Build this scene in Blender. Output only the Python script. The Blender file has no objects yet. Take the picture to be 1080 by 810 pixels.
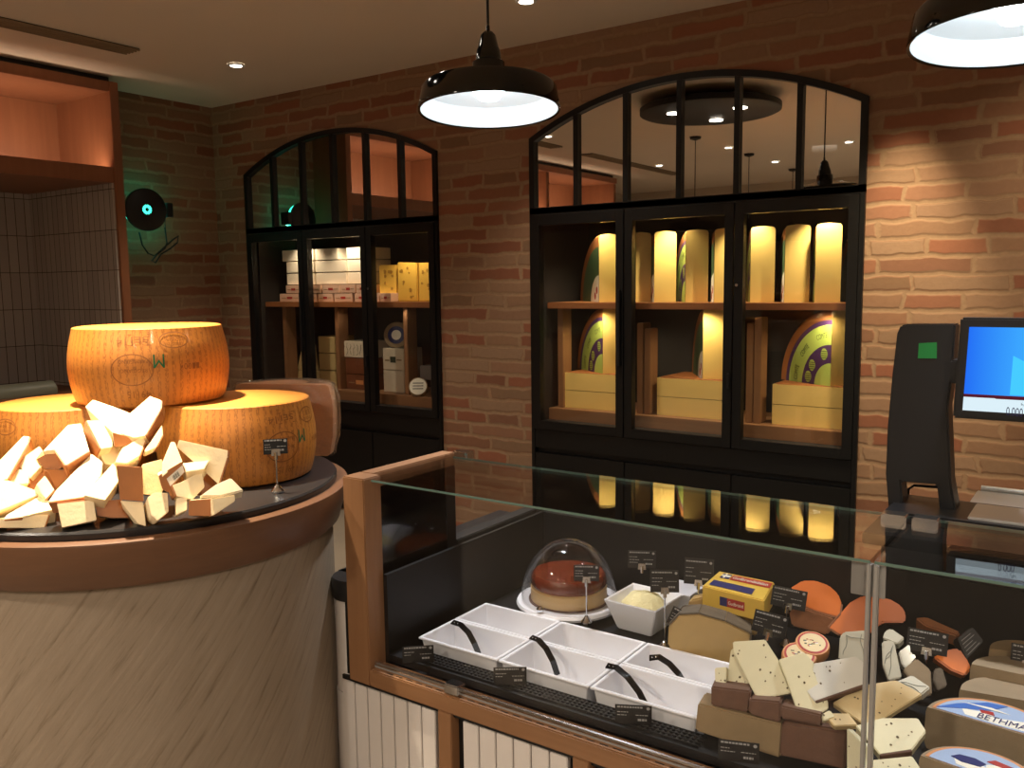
import bpy, bmesh, math, random
from mathutils import Vector, Matrix
random.seed(7)
S = bpy.context.scene
COL = S.collection
PI = math.pi

# ------------------------------------------------------------------ camera frame
YAW, PITCH, ROLL, FPX, DIST, EYE = -0.6117, -0.1143, -0.0129, 919.33, 4.32, 1.6
_f0 = Vector((math.sin(YAW), math.cos(YAW), 0)); _r = Vector((math.cos(YAW), -math.sin(YAW), 0)); _u = Vector((0, 0, 1))
FWD = _f0 * math.cos(PITCH) + _u * math.sin(PITCH)
_u2 = _u * math.cos(PITCH) - _f0 * math.sin(PITCH)
RGT = _r * math.cos(ROLL) + _u2 * math.sin(ROLL)
UPV = _u2 * math.cos(ROLL) - _r * math.sin(ROLL)
EYEP = Vector((0, -DIST, EYE))
def ray(u, v): return FWD + RGT * ((u - 540) / FPX) - UPV * ((v - 405) / FPX)
def onX(u, v, x): r = ray(u, v); return EYEP + r * ((x - EYEP.x) / r.x)
def onY(u, v, y): r = ray(u, v); return EYEP + r * ((y - EYEP.y) / r.y)
def onZ(u, v, z): r = ray(u, v); return EYEP + r * ((z - EYEP.z) / r.z)
def atD(u, v, d): return EYEP + ray(u, v) * d

cam = bpy.data.objects.new('camera', bpy.data.cameras.new('camera'))
COL.objects.link(cam)
cam.data.sensor_fit = 'HORIZONTAL'; cam.data.sensor_width = 36; cam.data.lens = FPX / 1080 * 36
cam.data.clip_start = .02
_m = Matrix((RGT, UPV, -FWD)).transposed().to_4x4(); _m.translation = EYEP
cam.matrix_world = _m
S.camera = cam

# ------------------------------------------------------------------ materials
def lin(c):
    return tuple((x / 255 / 12.92) if x / 255 <= .04045 else ((x / 255 + .055) / 1.055) ** 2.4 for x in c)
class NT:
    def __init__(s, name):
        s.m = bpy.data.materials.new(name); s.m.use_nodes = True; s.t = s.m.node_tree; s.t.nodes.clear()
        s.out = s.n('ShaderNodeOutputMaterial')
    def n(s, typ, **kw):
        nd = s.t.nodes.new(typ)
        for k, v in kw.items():
            if k.startswith('i_'):
                nd.inputs[k[2:].replace('_', ' ')].default_value = v
            else: setattr(nd, k, v)
        return nd
    def l(s, a, b): s.t.links.new(a, b)
    def bsdf(s, col=(.8, .8, .8), rough=.5, metal=0., spec=.5, coat=0.):
        b = s.n('ShaderNodeBsdfPrincipled')
        if isinstance(col, tuple): b.inputs['Base Color'].default_value = (*col[:3], 1)
        else: s.l(col, b.inputs['Base Color'])
        b.inputs['Roughness'].default_value = rough; b.inputs['Metallic'].default_value = metal
        b.inputs['Specular IOR Level'].default_value = spec; b.inputs['Coat Weight'].default_value = coat
        b.inputs['Coat Roughness'].default_value = .08
        s.l(b.outputs[0], s.out.inputs[0]); s.b = b
        return b
    def bump(s, height, strength=.3, dist=.01):
        bp = s.n('ShaderNodeBump'); bp.inputs['Strength'].default_value = strength; bp.inputs['Distance'].default_value = dist
        s.l(height, bp.inputs['Height']); s.l(bp.outputs[0], s.b.inputs['Normal'])
    def obj(s, scale=(1, 1, 1), rot=(0, 0, 0)):
        tc = s.n('ShaderNodeTexCoord'); mp = s.n('ShaderNodeMapping')
        mp.inputs['Scale'].default_value = scale; mp.inputs['Rotation'].default_value = rot
        s.l(tc.outputs['Object'], mp.inputs[0]); return mp.outputs[0]
    def noise(s, vec, scale, detail=4, rough=.55):
        n = s.n('ShaderNodeTexNoise'); n.inputs['Scale'].default_value = scale; n.inputs['Detail'].default_value = detail
        n.inputs['Roughness'].default_value = rough; s.l(vec, n.inputs['Vector']); return n.outputs['Fac']
    def ramp(s, fac, stops):
        r = s.n('ShaderNodeValToRGB'); e = r.color_ramp.elements
        while len(e) > 1: e.remove(e[-1])
        e[0].position = stops[0][0]; e[0].color = (*stops[0][1], 1)
        for p, c in stops[1:]:
            x = e.new(p); x.color = (*c, 1)
        s.l(fac, r.inputs[0]); return r.outputs[0]
    def mix(s, fac, a, b, mode='MIX'):
        m = s.n('ShaderNodeMix', data_type='RGBA', blend_type=mode)
        for sock, v in ((m.inputs[0], fac), (m.inputs[6], a), (m.inputs[7], b)):
            if isinstance(v, (int, float)): sock.default_value = v
            elif isinstance(v, tuple): sock.default_value = (*v[:3], 1)
            else: s.l(v, sock)
        return m.outputs[2]
    def math(s, op, a, b=None):
        m = s.n('ShaderNodeMath', operation=op)
        for i, v in enumerate((a, b)):
            if v is None: continue
            if isinstance(v, (int, float)): m.inputs[i].default_value = v
            else: s.l(v, m.inputs[i])
        return m.outputs[0]

M = {}
def plain(key, rgb, rough=.5, metal=0., spec=.5, coat=0., var=0., vscale=20, bump=0., bscale=60):
    t = NT(key); c = lin(rgb)
    if var:
        f = t.noise(t.obj(), vscale)
        col = t.mix(f, tuple(x * (1 - var) for x in c), tuple(min(1, x * (1 + var)) for x in c))
    else: col = c
    t.bsdf(col, rough, metal, spec, coat)
    if bump: t.bump(t.noise(t.obj(), bscale), bump, .004)
    M[key] = t.m
def emit(key, rgb, strength):
    t = NT(key); e = t.n('ShaderNodeEmission'); e.inputs[0].default_value = (*lin(rgb), 1); e.inputs[1].default_value = strength
    t.l(e.outputs[0], t.out.inputs[0]); M[key] = t.m
def wood(key, a, b, scale=(1, 14, 14), rough=.45):
    t = NT(key); v = t.obj(scale)
    f = t.noise(v, 3, 6, .6); g = t.noise(t.obj((scale[0] * 3, scale[1] * 5, scale[2] * 5)), 4, 3)
    col = t.mix(t.math('MULTIPLY_ADD', f, .9), lin(a), lin(b))
    col = t.mix(t.math('MULTIPLY', g, .35), col, tuple(x * .55 for x in lin(a)))
    t.bsdf(col, rough); t.bump(g, .08, .002); M[key] = t.m
def brick(key, axis):
    t = NT(key); tc = t.n('ShaderNodeTexCoord'); sp = t.n('ShaderNodeSeparateXYZ'); t.l(tc.outputs['Object'], sp.inputs[0])
    cb = t.n('ShaderNodeCombineXYZ'); t.l(sp.outputs[axis], cb.inputs[0]); t.l(sp.outputs[2], cb.inputs[1])
    w = t.n('ShaderNodeTexNoise'); w.inputs['Scale'].default_value = 9; w.inputs['Detail'].default_value = 3; t.l(tc.outputs['Object'], w.inputs['Vector'])
    sub = t.n('ShaderNodeVectorMath', operation='SUBTRACT'); t.l(w.outputs['Color'], sub.inputs[0]); sub.inputs[1].default_value = (.5, .5, .5)
    scl = t.n('ShaderNodeVectorMath', operation='MULTIPLY'); t.l(sub.outputs[0], scl.inputs[0]); scl.inputs[1].default_value = (.07, .036, 0)
    add = t.n('ShaderNodeVectorMath', operation='ADD'); t.l(cb.outputs[0], add.inputs[0]); t.l(scl.outputs[0], add.inputs[1])
    b = t.n('ShaderNodeTexBrick'); t.l(add.outputs[0], b.inputs['Vector'])
    b.offset = .37; b.offset_frequency = 2; b.squash = .62; b.squash_frequency = 3
    for k, v in (('Color1', (0, 0, 0, 1)), ('Color2', (1, 1, 1, 1)), ('Mortar', (.5, .5, .5, 1))): b.inputs[k].default_value = v
    for k, v in (('Scale', 1), ('Mortar Size', .017), ('Mortar Smooth', .8), ('Bias', 0), ('Brick Width', .40), ('Row Height', .081)): b.inputs[k].default_value = v
    col = t.ramp(b.outputs['Color'], [(0, lin((130, 80, 62))), (.16, lin((152, 92, 70))), (.34, lin((148, 116, 92))), (.5, lin((156, 126, 102))), (.62, lin((142, 84, 64))), (.76, lin((128, 102, 80))), (.88, lin((160, 132, 108))), (1, lin((122, 76, 60)))])
    big = t.noise(tc.outputs['Object'], 3.5, 5); fine = t.noise(tc.outputs['Object'], 40, 5)
    col = t.mix(t.math('MULTIPLY', big, .4), col, lin((146, 116, 90)))
    col = t.mix(t.math('MULTIPLY', fine, .35), col, lin((104, 70, 50)))
    mort = t.mix(fine, lin((134, 108, 84)), lin((166, 136, 108)))
    edge = t.n('ShaderNodeMapRange'); t.l(b.outputs['Fac'], edge.inputs[0]); edge.inputs[1].default_value = .1; edge.inputs[2].default_value = .9
    col = t.mix(edge.outputs[0], col, mort)
    t.bsdf(col, .88, spec=.25)
    h = t.math('SUBTRACT', t.math('MULTIPLY', fine, .4), b.outputs['Fac']); t.bump(h, .22, .010)
    M[key] = t.m
def tiles(key, axis, w, h, rgb, grout, rough=.25):
    t = NT(key); tc = t.n('ShaderNodeTexCoord'); sp = t.n('ShaderNodeSeparateXYZ'); t.l(tc.outputs['Object'], sp.inputs[0])
    cb = t.n('ShaderNodeCombineXYZ'); t.l(sp.outputs[axis], cb.inputs[0]); t.l(sp.outputs[2], cb.inputs[1])
    b = t.n('ShaderNodeTexBrick'); t.l(cb.outputs[0], b.inputs['Vector']); b.offset = 0; b.squash = 1
    c = lin(rgb)
    b.inputs['Color1'].default_value = (*c, 1); b.inputs['Color2'].default_value = (*[x * .86 for x in c], 1); b.inputs['Mortar'].default_value = (*lin(grout), 1)
    for k, v in (('Scale', 1), ('Mortar Size', .0025), ('Mortar Smooth', .1), ('Bias', 0), ('Brick Width', w), ('Row Height', h)): b.inputs[k].default_value = v
    t.bsdf(b.outputs['Color'], rough); t.bump(t.math('SUBTRACT', 1., b.outputs['Fac']), .3, .004); M[key] = t.m
def glass(key, tint=(1, 1, 1), refl=.045, rough=.0, bump=0.):
    t = NT(key); lw = t.n('ShaderNodeLayerWeight'); lw.inputs[0].default_value = .5
    p = t.math('POWER', lw.outputs['Facing'], 4.); f = t.math('ADD', t.math('MULTIPLY', p, .75), refl)
    tr = t.n('ShaderNodeBsdfTransparent'); tr.inputs[0].default_value = (*tint, 1)
    gl = t.n('ShaderNodeBsdfGlossy'); gl.inputs['Roughness'].default_value = rough
    mx = t.n('ShaderNodeMixShader'); t.l(f, mx.inputs[0]); t.l(tr.outputs[0], mx.inputs[1]); t.l(gl.outputs[0], mx.inputs[2])
    t.l(mx.outputs[0], t.out.inputs[0])
    if bump:
        bp = t.n('ShaderNodeBump'); bp.inputs['Strength'].default_value = bump; bp.inputs['Distance'].default_value = .01
        t.l(t.noise(t.obj(), 45, 5), bp.inputs['Height']); t.l(bp.outputs[0], gl.inputs['Normal'])
    M[key] = t.m

brick('brick_back', 0); brick('brick_left', 1)
plain('ceiling_paint', (216, 202, 184), .9, var=.03, vscale=2)
plain('floor_tile', (150, 138, 124), .5, var=.15, vscale=3)
plain('plaster', (190, 176, 158), .9, var=.08, vscale=3)
plain('black_metal', (17, 17, 18), .42, .3, var=.1)
plain('black_lacquer', (13, 13, 14), .5)
plain('liner_black', (11, 11, 12), .5, spec=.3)
plain('matte_black', (10, 10, 10), .95, spec=.05)
plain('black_gloss', (6, 6, 7), .10, spec=.45, coat=.1)
plain('black_plastic', (24, 24, 26), .38)
plain('dark_interior', (30, 28, 28), .6)
plain('chrome', (210, 210, 212), .14, 1.)
plain('steel', (186, 184, 180), .36, .7)
plain('white_melamine', (228, 227, 230), .28, coat=.2)
plain('white_enamel', (244, 246, 246), .3)
plain('slate', (34, 32, 33), .34, var=.25, vscale=9)
plain('card_black', (15, 15, 17), .35)
plain('card_ink', (150, 150, 150), .6)
plain('crust_top', (196, 128, 50), .55, var=.22, vscale=8)
plain('paper_white', (236, 226, 210), .7)
plain('tile_white', (214, 206, 200), .3, var=.04, vscale=9)
plain('grey_green', (126, 128, 112), .45)
plain('stamp_green', (18, 96, 58), .7)
plain('sticker_green', (20, 130, 56), .5)
plain('label_green', (120, 160, 70), .45); plain('label_lime', (168, 190, 96), .45); plain('label_purple', (72, 46, 92), .45)
plain('label_dark_green', (66, 92, 62), .45); plain('label_white', (230, 226, 210), .5); plain('label_red', (160, 44, 36), .5)
plain('label_ink', (48, 56, 40), .5); plain('label_blue', (70, 110, 184), .35); plain('label_sky', (158, 178, 208), .35)
plain('label_navy', (34, 40, 96), .4); plain('label_yellow', (206, 176, 66), .45); plain('label_orange', (200, 136, 84), .45)
plain('comte_cut', (230, 198, 118), .35, coat=.35, var=.07, vscale=10)
plain('comte_rind', (150, 92, 46), .6, var=.3, vscale=14, bump=.3)
plain('parm_cut', (246, 224, 182), .55, var=.08, vscale=24, bump=.25, bscale=90)
plain('parm_rind', (176, 112, 62), .5, var=.22, vscale=20)
plain('emmental', (232, 190, 84), .45, var=.07, vscale=9); plain('emmental_hole', (178, 132, 50), .5)
plain('pepper_cheese', (212, 206, 172), .45, var=.05, vscale=30); plain('grey_cheese', (204, 202, 192), .35, coat=.3, var=.05, vscale=25)
plain('beige_cheese', (206, 184, 138), .45, var=.06, vscale=22); plain('peppercorn', (92, 78, 54), .7)
plain('brown_rind', (96, 66, 50), .65, var=.25, vscale=40, bump=.3); plain('tan_rind', (138, 116, 84), .6, var=.18, vscale=30, bump=.15)
plain('olive_rind', (140, 122, 96), .65, var=.15, vscale=30, bump=.2)
plain('tan_cheese', (176, 146, 92), .5, var=.1, vscale=28); plain('grey_rind', (96, 84, 68), .6, var=.4, vscale=40, bump=.5)
plain('orange_cheese', (206, 104, 26), .4, coat=.15, var=.08, vscale=8); plain('orange_rind', (134, 82, 46), .6, var=.25, vscale=30, bump=.3)
plain('vein_grey', (120, 122, 112), .5); plain('blue_cheese', (188, 184, 166), .4, coat=.3, var=.06, vscale=30); plain('foil', (150, 150, 148), .35, .4, bump=.6, bscale=70)
plain('yellow_box', (212, 176, 74), .4, var=.03); plain('cream_block', (198, 172, 118), .45, coat=.3, var=.06)
plain('white_wrap', (206, 194, 170), .4, coat=.4, var=.08); plain('brown_block', (112, 66, 42), .4, coat=.5, var=.15, vscale=12)
plain('grey_block', (88, 86, 84), .4, coat=.4, var=.2, vscale=14); plain('pink_box', (216, 182, 158), .5)
plain('caramel', (112, 44, 20), .12, coat=.6, var=.2, vscale=9); plain('flan_base', (214, 180, 124), .5, var=.06)
plain('grated', (214, 200, 148), .7, bump=.9, bscale=160)
plain('wheel_rind_plain', (206, 150, 112), .5, coat=.4, var=.12, vscale=8)
wood('oak', (172, 128, 90), (134, 94, 62)); wood('oak_x', (172, 128, 90), (134, 94, 62), (14, 14, 1))
wood('oak_dark', (122, 76, 46), (90, 54, 32), (14, 14, 1)); wood('shelf_oak', (190, 128, 78), (150, 94, 54))
wood('cabinet_wood', (168, 112, 76), (132, 82, 54), (7, 7, .6)); wood('ring_wood', (124, 84, 54), (98, 64, 40), (4, 4, 30))
tiles('tile_left', 1, .066, .262, (176, 166, 158), (86, 74, 66)); tiles('tile_side', 0, .066, .262, (176, 166, 158), (86, 74, 66))
glass('clear_glass', refl=.02); glass('cabinet_glass', refl=.03); glass('dome_plastic', (.86, .85, .85), .05); glass('shrink_wrap', (.95, .94, .92), .24, .16, 1.)
emit('lamp_bulb', (226, 244, 255), 22.); emit('downlight_glow', (255, 244, 226), 22.); emit('cyan_glow', (60, 255, 210), 3.2)
emit('screen_plain', (48, 140, 255), 1.0); emit('screen_cyan', (70, 200, 255), 1.05); emit('screen_white', (226, 246, 255), .95); emit('screen_maroon', (120, 40, 60), .5)
def screen():
    t = NT('screen_blue'); tc = t.n('ShaderNodeTexCoord'); sp = t.n('ShaderNodeSeparateXYZ'); t.l(tc.outputs['Generated'], sp.inputs[0])
    c = t.ramp(sp.outputs[0], [(0, lin((36, 110, 245))), (.35, lin((60, 165, 255))), (1, lin((90, 205, 255)))])
    e = t.n('ShaderNodeEmission'); t.l(c, e.inputs[0]); e.inputs[1].default_value = 1.0; t.l(e.outputs[0], t.out.inputs[0]); M['screen_blue'] = t.m
screen()
def mirror():
    t = NT('mirror'); g = t.n('ShaderNodeBsdfGlossy'); g.inputs['Color'].default_value = (.78, .78, .76, 1); g.inputs['Roughness'].default_value = .012
    t.l(g.outputs[0], t.out.inputs[0]); M['mirror'] = t.m
mirror()
def wheel_rind():
    t = NT('wheel_rind'); tc = t.n('ShaderNodeTexCoord'); sp = t.n('ShaderNodeSeparateXYZ'); t.l(tc.outputs['Object'], sp.inputs[0])
    a = t.math('ARCTAN2', sp.outputs[0], sp.outputs[1]); a = t.math('MULTIPLY', a, 1.)
    cb = t.n('ShaderNodeCombineXYZ'); t.l(t.math('MULTIPLY', a, 46), cb.inputs[0]); t.l(t.math('MULTIPLY', sp.outputs[2], 60), cb.inputs[1])
    dots = t.noise(cb.outputs[0], 1.6, 2)
    col = t.n('ShaderNodeTexWave'); col.wave_type = 'BANDS'; col.bands_direction = 'X'; col.inputs['Scale'].default_value = .075; col.inputs['Distortion'].default_value = .0; t.l(cb.outputs[0], col.inputs['Vector'])
    big = t.noise(tc.outputs['Object'], 7, 5)
    base = t.mix(big, lin((204, 134, 56)), lin((178, 108, 42)))
    k = t.math('MULTIPLY', t.math('GREATER_THAN', dots, .5), t.math('GREATER_THAN', col.outputs['Fac'], .5))
    c2 = t.mix(t.math('MULTIPLY', k, .5), base, lin((118, 62, 20)))
    t.bsdf(c2, .42, coat=.12); t.bump(t.math('ADD', t.math('MULTIPLY', k, -.5), t.math('MULTIPLY', big, .5)), .25, .003); M['wheel_rind'] = t.m
plain('glass_edge', (92, 118, 108), .2, coat=.3); plain('plate_grey', (150, 147, 143), .4); plain('pressed_mark', (140, 84, 32), .6)
plain('bulb_off', (220, 220, 214), .3)
wheel_rind()
def drum_plaster():
    t = NT('drum_plaster'); tc = t.n('ShaderNodeTexCoord'); sp = t.n('ShaderNodeSeparateXYZ'); t.l(tc.outputs['Object'], sp.inputs[0])
    a = t.math('MULTIPLY', t.math('ARCTAN2', sp.outputs[0], sp.outputs[1]), -.53)
    cb = t.n('ShaderNodeCombineXYZ'); t.l(a, cb.inputs[0]); t.l(sp.outputs[2], cb.inputs[1])
    mp = t.n('ShaderNodeMapping'); mp.inputs['Rotation'].default_value = (0, 0, math.radians(-52)); t.l(cb.outputs[0], mp.inputs[0])
    m2 = t.n('ShaderNodeMapping'); m2.inputs['Scale'].default_value = (2.2, 30, 1); t.l(mp.outputs[0], m2.inputs[0])
    st = t.noise(m2.outputs[0], 2.2, 5, .6); bl = t.noise(cb.outputs[0], 3.2, 4)
    c = t.ramp(st, [(.25, lin((92, 74, 56))), (.42, lin((138, 122, 104))), (.7, lin((150, 134, 116)))])
    c = t.mix(t.math('MULTIPLY', bl, .5), c, lin((122, 106, 88)))
    t.bsdf(c, .62, spec=.3); t.bump(st, .35, .004); M['drum_plaster'] = t.m
drum_plaster()

# ------------------------------------------------------------------ mesh helpers
class MB:
    """collects shapes in world coordinates, then links them as one mesh object"""
    def __init__(s): s.v = []; s.f = []; s.mi = []; s.sm = []; s.cur = 0
    def mat(s, i): s.cur = i; return s
    def add(s, verts, faces, smooth=False):
        o = len(s.v); s.v += [Vector(p) for p in verts]
        for f in faces: s.f.append(tuple(i + o for i in f)); s.mi.append(s.cur); s.sm.append(smooth)
        return s
    def box(s, a, b, m=None):
        x0, x1 = sorted((a[0], b[0])); y0, y1 = sorted((a[1], b[1])); z0, z1 = sorted((a[2], b[2]))
        vs = [(x0, y0, z0), (x1, y0, z0), (x1, y1, z0), (x0, y1, z0), (x0, y0, z1), (x1, y0, z1), (x1, y1, z1), (x0, y1, z1)]
        if m: vs = [m @ Vector(p) for p in vs]
        return s.add(vs, [(3, 2, 1, 0), (4, 5, 6, 7), (0, 1, 5, 4), (1, 2, 6, 5), (2, 3, 7, 6), (3, 0, 4, 7)])
    def loft(s, rings, smooth=True, cap=True):
        n = len(rings[0]); vs = [p for r in rings for p in r]; fs = []
        for k in range(len(rings) - 1):
            for i in range(n):
                j = (i + 1) % n; fs.append((k * n + i, k * n + j, (k + 1) * n + j, (k + 1) * n + i))
        s.add(vs, fs, smooth)
        if cap:
            s.add(rings[0], [tuple(range(n))[::-1]]); s.add(rings[-1], [tuple(range(n))])
        return s
    def lathe(s, prof, c=(0, 0, 0), m=None, seg=48, smooth=True, cap=True):
        rings = []
        for r, z in prof:
            ring = []
            for i in range(seg):
                a = 2 * PI * i / seg; p = Vector((r * math.cos(a), r * math.sin(a), z))
                if m: p = m @ p
                ring.append(p + Vector(c))
            rings.append(ring)
        return s.loft(rings, smooth, cap)
    def tube(s, pts, r, seg=8):
        pts = [Vector(p) for p in pts]; rings = []
        for i, p in enumerate(pts):
            d = (pts[min(i + 1, len(pts) - 1)] - pts[max(i - 1, 0)]).normalized()
            a = d.cross(Vector((0, 0, 1)));
            if a.length < 1e-3: a = d.cross(Vector((1, 0, 0)))
            a.normalize(); b = a.cross(d)
            rr = r[i] if isinstance(r, (list, tuple)) else r
            rings.append([p + (a * math.cos(2 * PI * k / seg) + b * math.sin(2 * PI * k / seg)) * rr for k in range(seg)])
        return s.loft(rings)
    def prism(s, poly, d, smooth=False):
        """poly: list of 3D points; d: extrusion vector"""
        n = len(poly); a = [Vector(p) for p in poly]; b = [p + Vector(d) for p in a]
        fs = [tuple(range(n)), tuple(range(2 * n - 1, n - 1, -1))]
        for i in range(n): j = (i + 1) % n; fs.append((i, i + n, j + n, j))
        return s.add(a + b, fs, smooth)
    def build(s, name, mats, parent=None, origin=None, bevel=0., fix=True):
        me = bpy.data.meshes.new(name)
        if origin is None:
            if parent is not None:
                origin = Vector((0, 0, 0)); q = parent
                while q is not None: origin = origin + q.location; q = q.parent
            else:
                xs = [p.x for p in s.v]; ys = [p.y for p in s.v]; zs = [p.z for p in s.v]
                origin = Vector(((min(xs) + max(xs)) / 2, (min(ys) + max(ys)) / 2, min(zs)))
        origin = Vector(origin)
        me.from_pydata([p - origin for p in s.v], [], s.f)
        for k in ([mats] if isinstance(mats, str) else mats): me.materials.append(M[k])
        for p, i, sm in zip(me.polygons, s.mi, s.sm): p.material_index = i; p.use_smooth = sm
        bm = bmesh.new(); bm.from_mesh(me)
        if fix:
            bmesh.ops.remove_doubles(bm, verts=bm.verts, dist=1e-6)
            bmesh.ops.recalc_face_normals(bm, faces=bm.faces)
        if bevel:
            es = [e for e in bm.edges if len(e.link_faces) == 2 and e.calc_face_angle(0) > .35]
            bmesh.ops.bevel(bm, geom=es, offset=bevel, segments=2, affect='EDGES', clamp_overlap=True)
        bm.to_mesh(me); bm.free()
        if any(s.sm): me.set_sharp_from_angle(angle=math.radians(38))
        o = bpy.data.objects.new(name, me); COL.objects.link(o)
        if parent is None: o.location = origin
        else:
            o.parent = parent
            if origin != Vector((0, 0, 0)) and False: pass
        return o
def tag(o, label=None, cat=None, group=None, kind=None):
    if label: o['label'] = label
    if cat: o['category'] = cat
    if group: o['group'] = group
    if kind: o['kind'] = kind
    return o
def thing(name, label, cat, loc=(0, 0, 0), group=None):
    o = bpy.data.objects.new(name, None); COL.objects.link(o); o.location = loc; o.empty_display_size = .05
    return tag(o, label, cat, group)
def kids(o): return [c for c in o.children]
def dup(o, parent=None, **kw):
    c = o.copy(); COL.objects.link(c)
    if parent is not None: c.parent = parent
    for k in kids(o): dup(k, c)
    if 'loc' in kw: c.location = kw['loc']
    if 'rot' in kw: c.rotation_euler = kw['rot']
    if 'label' in kw: c['label'] = kw['label']
    return c
_tcache = {}
def text_geo(body, extrude=0.):
    """flat outline mesh of a piece of writing, normalised: x from 0 to w, y from 0 to 1"""
    if body in _tcache: return _tcache[body]
    cu = bpy.data.curves.new('writing', 'FONT'); cu.body = body; cu.size = 1; cu.resolution_u = 3; cu.fill_mode = 'FRONT'
    ob = bpy.data.objects.new('writing', cu); COL.objects.link(ob)
    dg = bpy.context.evaluated_depsgraph_get(); dg.update()
    me = bpy.data.meshes.new_from_object(ob.evaluated_get(dg))
    vs = [v.co.copy() for v in me.vertices]; fs = [tuple(p.vertices) for p in me.polygons]
    bpy.data.objects.remove(ob); bpy.data.curves.remove(cu); bpy.data.meshes.remove(me)
    x0 = min(v.x for v in vs); x1 = max(v.x for v in vs); y0 = min(v.y for v in vs); y1 = max(v.y for v in vs)
    g = ([((v.x - x0) / (x1 - x0), (v.y - y0) / (y1 - y0)) for v in vs], fs)
    _tcache[body] = g; return g
def text_map(mb, body, fn, flip=False):
    vs, fs = text_geo(body)
    mb.add([fn(1 - x if flip else x, 1 - y if flip else y) for x, y in vs], fs)
def quad_fn(o, ex, ey):
    o, ex, ey = Vector(o), Vector(ex), Vector(ey)
    return lambda x, y: o + ex * x + ey * y

# ------------------------------------------------------------------ room
XL, XR, YB, ZC = -5.8064, 3.2, -8.0, 2.967
RX0, RX1, LX0, LX1 = -2.8762, -1.0082, -5.4436, -3.5774
ZT, ZSP, ZAP, ZDB = 2.032, 2.433, 2.665, .74
def arch(x0, x1, z0, inset=0., n=24):
    w = (x1 - x0) / 2 - inset; rise = ZAP - ZSP; hw = (x1 - x0) / 2
    R = (hw * hw + rise * rise) / (2 * rise); cz = ZAP - R; cx = (x0 + x1) / 2; Ri = R - inset
    pts = [(cx - w, z0), (cx + w, z0)]
    for i in range(n + 1):
        x = cx + w - 2 * w * i / n; pts.append((x, cz + math.sqrt(Ri * Ri - (x - cx) ** 2)))
    return pts
def arch_z(x, x0, x1, inset=0.):
    hw = (x1 - x0) / 2; rise = ZAP - ZSP; R = (hw * hw + rise * rise) / (2 * rise); cx = (x0 + x1) / 2
    return ZAP - R + math.sqrt((R - inset) ** 2 - (x - cx) ** 2)
def wall_with_holes(name, outer, holes, matkey):
    cu = bpy.data.curves.new('outline', 'CURVE'); cu.dimensions = '2D'; cu.fill_mode = 'BOTH'
    for poly in [outer] + holes:
        sp = cu.splines.new('POLY'); sp.points.add(len(poly) - 1); sp.use_cyclic_u = True
        for p, (x, z) in zip(sp.points, poly): p.co = (x, z, 0, 1)
    ob = bpy.data.objects.new('outline', cu); COL.objects.link(ob)
    dg = bpy.context.evaluated_depsgraph_get(); dg.update()
    me = bpy.data.meshes.new_from_object(ob.evaluated_get(dg))
    mb = MB(); V = [v.co.copy() for v in me.vertices]
    mb.add([(v.x, 0, v.y) for v in V], [tuple(p.vertices) for p in me.polygons])
    for poly in [outer] + holes:
        n = len(poly)
        for i in range(n):
            (xa, za), (xb, zb) = poly[i], poly[(i + 1) % n]
            mb.add([(xa, 0, za), (xb, 0, zb), (xb, .12, zb), (xa, .12, za)], [(0, 1, 2, 3)])
    bpy.data.objects.remove(ob); bpy.data.curves.remove(cu); bpy.data.meshes.remove(me)
    return tag(mb.build(name, matkey, origin=(0, 0, 0)), kind='structure')
wall_with_holes('wall_back', [(XL, 0), (XR, 0), (XR, ZC), (XL, ZC)], [arch(RX0, RX1, 0.004), arch(LX0, LX1, 0.004)], 'brick_back')
XN = -6.52
tag(MB().box((XL - .12, -1.0, 0), (XL, .12, ZC)).build('wall_left', 'brick_left', origin=(0, 0, 0)), kind='structure')
tag(MB().box((XN - .12, YB, 0), (XN, -1.0, ZC)).build('wall_niche', 'plaster', origin=(0, 0, 0)), kind='structure')
tag(MB().box((XN - .12, -1.0, 0), (XL - .12, -.9, ZC)).build('wall_return', 'plaster', origin=(0, 0, 0)), kind='structure')
tag(MB().box((XR, YB, 0), (XR + .12, .12, ZC)).build('wall_right', 'plaster', origin=(0, 0, 0)), kind='structure')
tag(MB().box((XN, YB - .12, 0), (XR, YB, ZC)).build('wall_rear', 'plaster', origin=(0, 0, 0)), kind='structure')
tag(MB().box((XN, YB, -.1), (XR, .7, 0)).build('floor', 'floor_tile', origin=(0, 0, 0)), kind='structure')
tag(MB().box((XN - .12, YB - .12, ZC), (XR + .12, .7, ZC + .1)).build('ceiling', 'ceiling_paint', origin=(0, 0, 0)), kind='structure')

# ceiling ventilation slots
def vent(y0, y1, label):
    x0, x1 = -4.83, -4.70
    t = thing('ceiling_vent', label, 'air vent', ((x0 + x1) / 2, (y0 + y1) / 2, ZC - .004), 'air slots in the ceiling')
    MB().box((x0, y0, ZC - .006), (x1, y1, ZC - .001)).build('backing', 'black_lacquer', t)
    for k in range(5):
        x = x0 + (x1 - x0) * k / 4
        MB().box((x - .0045, y0, ZC - .016), (x + .0045, y1, ZC - .006)).build('slat', 'olive_rind', t)
vent(-3.3, -1.29, 'long dark slotted air vent in the ceiling above the wooden shelving')
vent(-6.2, -3.9, 'slotted ceiling air vent seen only as a reflection in the wide arched mirror panes')

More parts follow.
